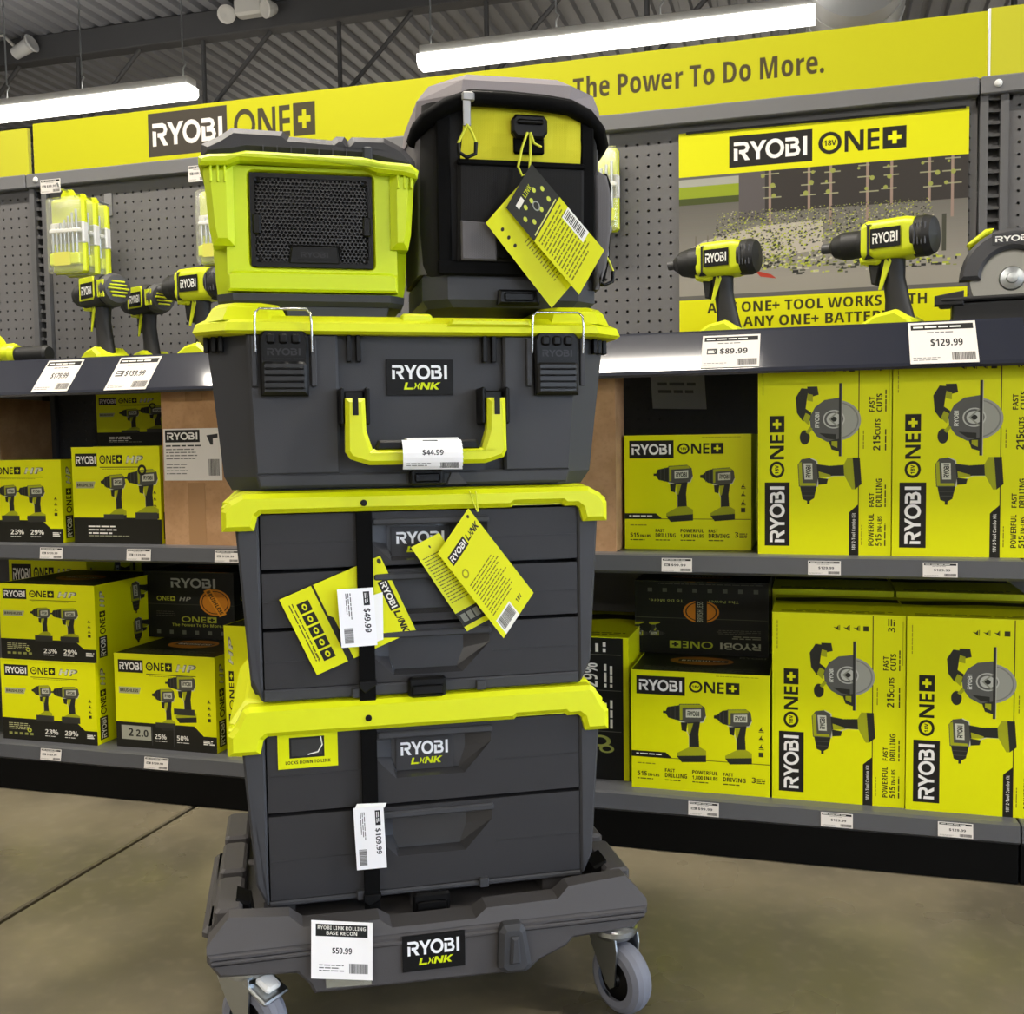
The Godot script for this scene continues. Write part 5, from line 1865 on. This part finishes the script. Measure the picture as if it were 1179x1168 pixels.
func build_speaker() -> void:
	var t := stacked("jobsite_speaker", "lime box speaker with black honeycomb grille standing on the tool box", "speaker", Vector3(-.13, .9285, -.14))
	var z := -.03
	var ly: Material = M.speaker_lime
	var m := MB.new()
	m.loft([octo(-.246, -.010, -.23, z - .012, .9405, .02, .02), octo(-.248, -.006, -.235, z - .012, .96, .02, .02), octo(-.255, .0, -.24, z - .012, 1.10, .02, .02)])
	# front plate with the grille opening, then the stepped surround
	m.holed(Rect2(-.232, .945, .212, .155), rr2(-.206, -.047, .973, 1.096, .008, 3), rr2(-.203, -.050, .976, 1.093, .008, 3), z, z - .008, z - .012)
	m.prism(v2([-.232, .945, -.020, .945, -.020, .966, -.028, .970, -.224, .970, -.232, .966]), z - .004, z + .005, .003)
	sp(t, "cabinet", m, ly)
	for s in [-1, 1]:
		var a := -.258 if s < 0 else -.028
		var b := -.222 if s < 0 else .004
		var col := sp(t, "corner_pillar", pz([a + (.010 if s < 0 else 0.0), 1.000, b - (.010 if s > 0 else 0.0), 1.000, b - (.006 if s > 0 else 0.0), 1.02, b, 1.098, a, 1.098, a + (.006 if s < 0 else 0.0), 1.02], -.10, z + .012, .008), ly)
		for k in 3:
			part(col, "pillar_rib", bx(a + .008 + k * .0085, a + .0115 + k * .0085, 1.075, 1.096, z + .010, z + .0145, .0012), ly)
	var base := MB.new()
	base.loft([octo(-.244, -.012, -.23, z - .01, .9285, .02, .02), octo(-.246, -.010, -.232, z - .003, .934, .02, .02), octo(-.247, -.009, -.233, z - .003, .943, .02, .02)])
	sp(t, "foot_band", base, M.grey_plastic)
	sp(t, "foot_step", pz([-.16, .912, -.035, .912, -.03, .93, -.165, .93], -.2, z - .012, .002), M.grey_plastic)
	# grille: frame, honeycomb, corner screws and the moulded brand plate
	var fr := MB.new()
	fr.holed(Rect2(-.2025, .9765, .152, .116), rr2(-.197, -.056, .982, 1.087, .006, 3), rr2(-.197, -.056, .982, 1.087, .006, 3), z - .0015, z - .0075, z - .0078)
	sp(t, "grille_frame", fr, M.black_plastic)
	sp(t, "speaker_cloth", bx(-.1975, -.0555, .9815, 1.0875, z - .0075, z - .0068), M.black_cloth)
	var hc := MB.new()
	var pitch := .005
	var rows := int(.105 / (pitch * .866))
	var cols := int(.141 / pitch)
	var r0 := pitch * .577
	var r1 := pitch * .43
	for j in rows:
		for i in cols:
			var c := Vector2(-.197 + pitch * (i + .5 + (.5 if j % 2 else 0.0)), .983 + pitch * .866 * (j + .5))
			if c.x > -.0575:
				continue
			if c.y < 1.005 and c.x > -.155 and c.x < -.092:
				continue
			for k in 6:
				var a0 := PI / 3 * k + PI / 6
				var a1 := a0 + PI / 3
				var d0 := Vector2(cos(a0), sin(a0))
				var d1 := Vector2(cos(a1), sin(a1))
				var p := c + d0 * r1
				var q := c + d1 * r1
				var pp := c + d0 * r0
				var qq := c + d1 * r0
				hc.quad(Vector3(p.x, p.y, z - .003), Vector3(pp.x, pp.y, z - .003), Vector3(qq.x, qq.y, z - .003), Vector3(q.x, q.y, z - .003))
				hc.quad(Vector3(q.x, q.y, z - .003), Vector3(q.x, q.y, z - .0065), Vector3(p.x, p.y, z - .0065), Vector3(p.x, p.y, z - .003))
	var go := sp(t, "honeycomb_grille", hc, mat("grille_grey", Color(.10, .10, .11), .35))
	go.set_meta("kind", "stuff")
	for p in [[-.193, 1.083], [-.06, 1.083], [-.193, .986], [-.06, .986]]:
		var s := MB.new()
		s.xf = Transform3D(Basis(Vector3.RIGHT, PI / 2), Vector3(p[0], p[1], z - .004))
		s.lathe([Vector2(0, 0), Vector2(.004, 0), Vector2(.004, .004), Vector2(.002, .003), Vector2(0, .002)], 12)
		sp(t, "screw", s, M.black_plastic)
	sp(t, "grille_plate", pz([-.157, .980, -.092, .980, -.096, 1.004, -.153, 1.004], z - .006, z - .0005, .002), M.black_plastic)
	sc(t, "moulded_brand", flat(-.145, -.104, .986, .998, z - .0004), M.latch_print, M.black_plastic, .0004)
	for yy in [1.03]:
		sp(t, "grille_tab", bx(-.2005, -.190, yy - .014, yy + .012, z - .006, z + .0005, .002), M.black_plastic)
		sp(t, "grille_tab", bx(-.063, -.0525, yy - .014, yy + .012, z - .006, z + .0005, .002), M.black_plastic)
	# wavy lime lip and the dark lid
	sp(t, "lid_lip", pz([-.262, 1.094, -.228, 1.096, -.213, 1.102, -.06, 1.100, -.045, 1.094, -.012, 1.092, .006, 1.088, .008, 1.098, -.002, 1.106, -.040, 1.108, -.058, 1.112, -.205, 1.114, -.222, 1.110, -.25, 1.108, -.262, 1.104], -.245, z + .020, .004), ly)
	var lid := MB.new()
	lid.prism(v2([-.260, 1.104, -.222, 1.109, -.205, 1.113, -.058, 1.111, -.04, 1.107, .006, 1.098, .004, 1.113, -.010, 1.128, -.034, 1.140, -.075, 1.139, -.080, 1.134, -.084, 1.139, -.094, 1.139, -.100, 1.134, -.152, 1.136, -.160, 1.142, -.222, 1.143, -.238, 1.132, -.258, 1.122]), -.245, z + .014, .008)
	var lo := sp(t, "lid", lid, M.lid_plastic)
	for k in 7:
		part(lo, "lid_rib", bx(-.185 + k * .017, -.1838 + k * .017, 1.112, 1.122, z + .008, z + .0155), M.dolly_plastic)
	part(lo, "lid_clip", bx(-.062, -.05, 1.104, 1.126, z + .008, z + .017, .002), M.grey_plastic)

func build_bag() -> void:
	var t := stacked("soft_backpack", "black and grey zipped tool backpack with lime panel on the tool box", "backpack", Vector3(.13, .9285, -.12))
	var z := -.02
	var bc: Material = M.black_cloth
	var gc: Material = M.grey_cloth
	# moulded foot
	var f := MB.new()
	f.loft([octo(.022, .242, -.215, z - .008, .9285, .03, .025), octo(.014, .249, -.22, z, .938, .03, .025), octo(.014, .250, -.22, z, .968, .03, .025), octo(.018, .247, -.218, z - .004, .973, .03, .025)])
	sp(t, "moulded_foot", f, M.grey_plastic)
	sp(t, "foot_catch", pz([.108, .931, .164, .931, .162, .95, .110, .95], z - .002, z + .012, .003), M.black_plastic)
	sp(t, "catch_window", bx(.116, .156, .935, .946, z + .011, z + .0135, .002), M.black_plastic)
	# soft body with rounded corners
	var b := MB.new()
	var rings := []
	for g in [[.968, .018, .248, z - .002], [.985, .014, .251, z + .002], [1.03, .012, .253, z + .005], [1.10, .013, .254, z + .005], [1.155, .014, .255, z + .003], [1.19, .016, .253, z - .002]]:
		rings.append(rrect(g[1], g[2], -.225, g[3], g[0], .035, 5))
	b.sloft(rings)
	sp(t, "body", b, bc)
	# grey side panels hugging the corners
	for s in [-1, 1]:
		var g := MB.new()
		var rr := []
		for y in [.972, 1.03, 1.10, 1.165]:
			var x0 := .010 if s < 0 else .215
			var x1 := .046 if s < 0 else .257
			rr.append(rrect(x0 + (.03 if s > 0 else 0.0), x1 - (.012 if s < 0 else 0.0), -.20, z - (.022 if s < 0 else .028), y, .012, 4))
		g.sloft(rr)
		sp(t, "side_panel", g, gc)
	# stiff faceted lid
	var l := MB.new()
	var low := octo(.008, .262, -.235, z + .010, 1.168, .055, .04)
	low[0].y = 1.190; low[1].y = 1.186
	low[2].y = 1.160; low[7].y = 1.160
	l.loft([low, octo(.012, .260, -.235, z + .008, 1.197, .052, .04), octo(.028, .252, -.23, z + .002, 1.217, .04, .035), octo(.055, .216, -.21, z - .012, 1.2285, .02, .025)])
	sp(t, "lid", l, M.grey_top)
	# zip line round the lid, with teeth
	var path := [Vector3(.010, 1.150, -.07), Vector3(.012, 1.158, -.045), Vector3(.022, 1.166, -.018), Vector3(.046, 1.180, z + .010), Vector3(.075, 1.190, z + .016), Vector3(.120, 1.190, z + .017), Vector3(.17, 1.188, z + .017), Vector3(.205, 1.185, z + .015), Vector3(.232, 1.176, z + .008), Vector3(.250, 1.164, -.026), Vector3(.262, 1.152, -.05), Vector3(.263, 1.145, -.1)]
	var zp := MB.new()
	zp.tube(path, .0105, 8)
	var zo := sp(t, "zip_tape", zp, M.black_webbing)
	var tp := MB.new()
	tp.tube(path.map(func(p): return p + Vector3(0, .004, .0065)), .0028, 6)
	part(zo, "zip_teeth", tp, M.black_plastic)
	# lime panel and the front pocket
	var yp := MB.new()
	var grid := []
	for j in 5:
		var row := PackedVector3Array()
		for i in 9:
			var u := i / 8.0
			var v := j / 4.0
			row.append(Vector3(lerpf(lerpf(.062, .069, v), lerpf(.222, .226, v), u), lerpf(1.116, 1.183, v), z + .006 + sin(u * PI) * sin(v * PI) * .004 + sin(u * 21.0 + v * 4.0) * .0007))
		grid.append(row)
	for j in 4:
		for i in 8:
			yp.quad(grid[j][i], grid[j][i + 1], grid[j + 1][i + 1], grid[j + 1][i])
	sp(t, "lime_panel", yp, M.lime_cloth)
	sp(t, "front_pocket", pz([.056, .985, .224, .985, .226, 1.112, .058, 1.114], z, z + .013, .004), bc)
	sp(t, "pocket_hem", bx(.056, .227, 1.106, 1.114, z + .009, z + .0155, .002), M.black_webbing)
	for x in [.040, .232]:
		sp(t, "vertical_binding", bx(x - .009, x + .009, .975, 1.178, z + .001, z + .0075, .002), M.black_webbing)
	sp(t, "hem_band", bx(.030, .238, .968, .986, z + .001, z + .0105, .002), M.black_webbing)
	sp(t, "grey_patch", pz([.060, .986, .106, .986, .106, 1.034, .060, 1.036], z + .012, z + .016, .002), gc)
	sp(t, "patch_loop", bx(.108, .140, .988, 1.03, z + .012, z + .017, .002), M.black_webbing)
	# buckle
	var bk := sp(t, "buckle", pz([.128, 1.150, .134, 1.142, .169, 1.142, .175, 1.150, .175, 1.166, .170, 1.172, .133, 1.172, .128, 1.166], z + .008, z + .020, .003), M.black_plastic)
	part(bk, "buckle_bar", bx(.134, .169, 1.159, 1.165, z + .019, z + .0235, .002), M.black_plastic)
	part(bk, "buckle_strap", bx(.131, .172, 1.124, 1.146, z + .008, z + .013, .002), M.black_webbing)
	# zip pulls with cord loops
	for g in [[Vector3(.068, 1.187, z + .026), Vector3(.063, 1.12, z + .026)], [Vector3(.268, 1.040, -.055), Vector3(.279, .967, -.055)]]:
		var a: Vector3 = g[0]
		var e: Vector3 = g[1]
		sp(t, "zip_slider", bx(a.x - .006, a.x + .010, a.y - .005, a.y + .007, a.z - .008, a.z + .003, .002), M.dull_steel)
		sp(t, "zip_pull", bx(a.x - .005, a.x + .005, a.y - .036, a.y - .002, a.z - .001, a.z + .0015, .001), M.dull_steel)
		var lp := MB.new()
		var top := Vector3(a.x, a.y - .034, a.z + .001)
		lp.tube([top, Vector3(top.x - .007, top.y - .014, top.z), Vector3(top.x - .012, top.y - .024, top.z)], .0017, 6)
		lp.tube([top, Vector3(top.x + .006, top.y - .010, top.z), Vector3(top.x + .011, top.y - .022, top.z)], .0017, 6)
		sp(t, "cord_loop", lp, M.lime_cord)
		var bl := MB.new()
		bl.tube([Vector3(top.x - .012, top.y - .024, top.z), Vector3(top.x - .011, top.y - .035, top.z), Vector3(top.x - .001, top.y - .041, top.z), Vector3(top.x + .010, top.y - .036, top.z), Vector3(top.x + .011, top.y - .022, top.z)], .0026, 6)
		sp(t, "cord_sleeve", bl, M.black_plastic)
	# bulging pocket on the right flank with piping
	var pk := MB.new()
	var pr := []
	for g in [[.955, .246, .252, -.03], [.985, .244, .262, -.026], [1.03, .244, .267, -.022], [1.08, .244, .268, -.022], [1.105, .244, .264, -.026], [1.112, .246, .256, -.032]]:
		pr.append(rrect(g[1], g[2], -.17, g[3], g[0], .006, 4))
	pk.sloft(pr)
	sp(t, "side_pocket", pk, gc)
	var pi := MB.new()
	pi.tube([Vector3(.262, 1.108, -.04), Vector3(.270, 1.10, -.05), Vector3(.273, 1.07, -.055), Vector3(.272, 1.04, -.058), Vector3(.270, 1.0, -.06), Vector3(.262, .965, -.06)], .0055, 8)
	sp(t, "pocket_zip", pi, M.black_webbing)
	var sr := MB.new()
	sr.tube([Vector3(.272, 1.02, -.06), Vector3(.264, .99, -.05), Vector3(.25, .962, -.04)], .004, 6)
	sp(t, "pocket_strap", sr, M.grey_cloth)
	# hang tag: cord and two leaves
	var h := stacked("hang_tag", "folded lime hang tag with a black end hanging on the backpack buckle", "tag", Vector3(.15, .923, .01), "lime hang tags on the stack")
	var ca := MB.new()
	ca.tube([Vector3(.147, 1.148, .003), Vector3(.139, 1.128, .006), Vector3(.133, 1.103, .008), Vector3(.138, 1.092, .008), Vector3(.148, 1.096, .006), Vector3(.150, 1.12, .005), Vector3(.151, 1.148, .003)], .0017, 6)
	ca.tube([Vector3(.151, 1.148, .003), Vector3(.155, 1.134, .006), Vector3(.165, 1.13, .004)], .0017, 6)
	sp(h, "cord", ca, M.lime_cord)
	var lm: Material = mat("tag_back", Color(.80, .82, .1), .5)
	sc(h, "front_leaf", [Vector3(.206, .939, .030), Vector3(.240, .996, .030), Vector3(.149, 1.10, .008), Vector3(.116, 1.05, .010)], printed("bag_tag_print", print_hang(3), .4), lm, .0006)
	sc(h, "back_leaf", [Vector3(.174, .924, .012), Vector3(.235, .992, .012), Vector3(.148, 1.098, .004), Vector3(.090, 1.031, .006)], printed("bag_tag_back_print", print_hang(4), .4), lm, .0006)

func build_stack_tags() -> void:
	# black straps down the fronts of the drawer units
	for a in [["black strap running down the two-drawer unit", .142, .386, "strap_a"], ["black strap running down the three-drawer unit", .421, .666, "strap_b"]]:
		var t := stacked("security_strap", a[0], "strap", Vector3(-.072, a[1], .004), "black straps on the drawer units")
		sp(t, "strap", bx(-.083, -.0625, a[1], a[2], .006, .0085, .0008), M.black_webbing)
		sp(t, "strap_hook", pz([-.084, a[1] + .03, -.0615, a[1] + .03, -.0615, a[1] + .024, -.076, a[1] + .014, -.084, a[1] + .022], .0075, .0125, .001), M.black_plastic)
	var lm: Material = M.tag_back
	var a := stacked("hang_tag", "lime hang tag lying slantwise behind the black strap", "tag", Vector3(-.1, .463, .002), "lime hang tags on the stack")
	# threaded behind the strap
	sc(a, "leaf", [Vector3(-.18, .559, .006), Vector3(-.136, .461, .006), Vector3(-.012, .521, .001), Vector3(-.053, .609, .001)], printed("strap_tag_print", print_hang_turned(), .4), lm, .0005)
	var b := stacked("hang_tag", "folded lime hang tag with bar code on the three-drawer unit", "tag", Vector3(.06, .50, .02), "lime hang tags on the stack")
	sc(b, "front_leaf", [Vector3(.098, .502, .042), Vector3(.139, .558, .038), Vector3(.073, .666, .018), Vector3(.018, .612, .024)], printed("hang_tag_print", print_hang(0), .4), lm, .0006)
	sc(b, "back_leaf", [Vector3(.055, .509, .018), Vector3(.092, .526, .014), Vector3(.076, .665, .0145), Vector3(-.015, .620, .016)], printed("hang_tag_back_print", print_hang(1), .4), lm, .0006)
	var c := MB.new()
	c.tube([Vector3(.062, .690, .014), Vector3(.066, .676, .016), Vector3(.071, .663, .019)], .0009, 5)
	c.tube([Vector3(.070, .690, .014), Vector3(.071, .676, .016), Vector3(.072, .663, .019)], .0009, 5)
	sp(b, "cord", c, M.lime_cord)
	var p := stacked("price_tag", "white price tag on the strap of the three-drawer unit", "price tag", Vector3(-.086, .494, .02), "paper price tags on the stack")
	sc(p, "paper_slip", [Vector3(-.109, .570, .016), Vector3(-.105, .496, .016), Vector3(-.064, .498, .0095), Vector3(-.0635, .570, .0095)], printed("tag_49_print", print_strap_tag("$49.99"), .6), M.paper, .0005)
	sc(p, "paper_flap", [Vector3(-.0635, .499, .0085), Vector3(-.0515, .502, .006), Vector3(-.052, .548, .006), Vector3(-.063, .56, .0085)], M.paper, M.paper, .0004)
	var q := stacked("price_tag", "white price tag on the strap of the two-drawer unit", "price tag", Vector3(-.075, .209, .02), "paper price tags on the stack")
	sc(q, "paper_slip", [Vector3(-.095, .288, .013), Vector3(-.092, .207, .013), Vector3(-.054, .211, .016), Vector3(-.057, .289, .016)], printed("tag_109_print", print_strap_tag("$109.99"), .6), M.paper, .0005)
	sc(q, "paper_flap", [Vector3(-.093, .287, .0115), Vector3(-.055, .285, .0115), Vector3(-.056, .296, .009), Vector3(-.090, .292, .009)], M.paper, M.paper, .0004)
	var r := stacked("price_tag", "white price tag $59.99 hanging on the rolling base", "price tag", Vector3(-.11, .09, .075), "paper price tags on the stack")
	sc(r, "paper_slip", [Vector3(-.154, .104, .075), Vector3(-.080, .092, .075), Vector3(-.078, .166, .0715), Vector3(-.152, .175, .0715)], printed("tag_59_print", print_dolly_tag(), .6), M.paper, .0005)
	sc(r, "clear_sleeve", [Vector3(-.136, .088, .072), Vector3(-.081, .085, .072), Vector3(-.080, .105, .0715), Vector3(-.137, .11, .0715)], M.clear_plastic, M.clear_plastic, .0004)

func print_hang_turned() -> Sheet:
	var s := print_hang(2)
	return s

# ---------------------------------------------------------------- scene
const LAMP := 11.0

func _ready() -> void:
	var cam := Camera3D.new()
	cam.name = "camera"
	cam.position = Vector3(0, .75, 0)
	cam.rotation_degrees = Vector3(-3.5, 16.2, -.8)
	cam.fov = 51.90
	cam.near = .05
	cam.far = 80
	cam.current = true
	add_child(cam)
	var env := Environment.new()
	env.background_mode = Environment.BG_SKY
	var sky := ProceduralSkyMaterial.new()
	sky.sky_top_color = Color(.62, .72, .86)
	sky.sky_horizon_color = Color(.86, .89, .93)
	sky.ground_bottom_color = Color(.35, .34, .32)
	sky.ground_horizon_color = Color(.60, .60, .60)
	sky.sky_energy_multiplier = 3.2
	sky.ground_energy_multiplier = 1.6
	env.sky = Sky.new()
	env.sky.sky_material = sky
	env.tonemap_mode = Environment.TONE_MAPPER_LINEAR
	env.tonemap_exposure = 1.02
	env.sdfgi_enabled = true
	env.ssao_enabled = true
	env.ssil_enabled = true
	var we := WorldEnvironment.new()
	we.environment = env
	add_child(we)
	make_materials()
	printed("latch_print", print_plate(Color(.035, .035, .037), Color(.17, .17, .18), 3.0), .4)
	mat("grey_top", Color(.50, .475, .485), .7)
	grained(M.grey_top, weave, 50.0, .2)
	build_setting()
	build_overhead()
	build_shelving()
	build_dolly()
	build_drawers()
	build_toolbox()
	build_speaker()
	build_bag()
	build_cartons()
	build_stack_tags()
	build_ledge_tools()
	build_pegged()
	build_tickets()
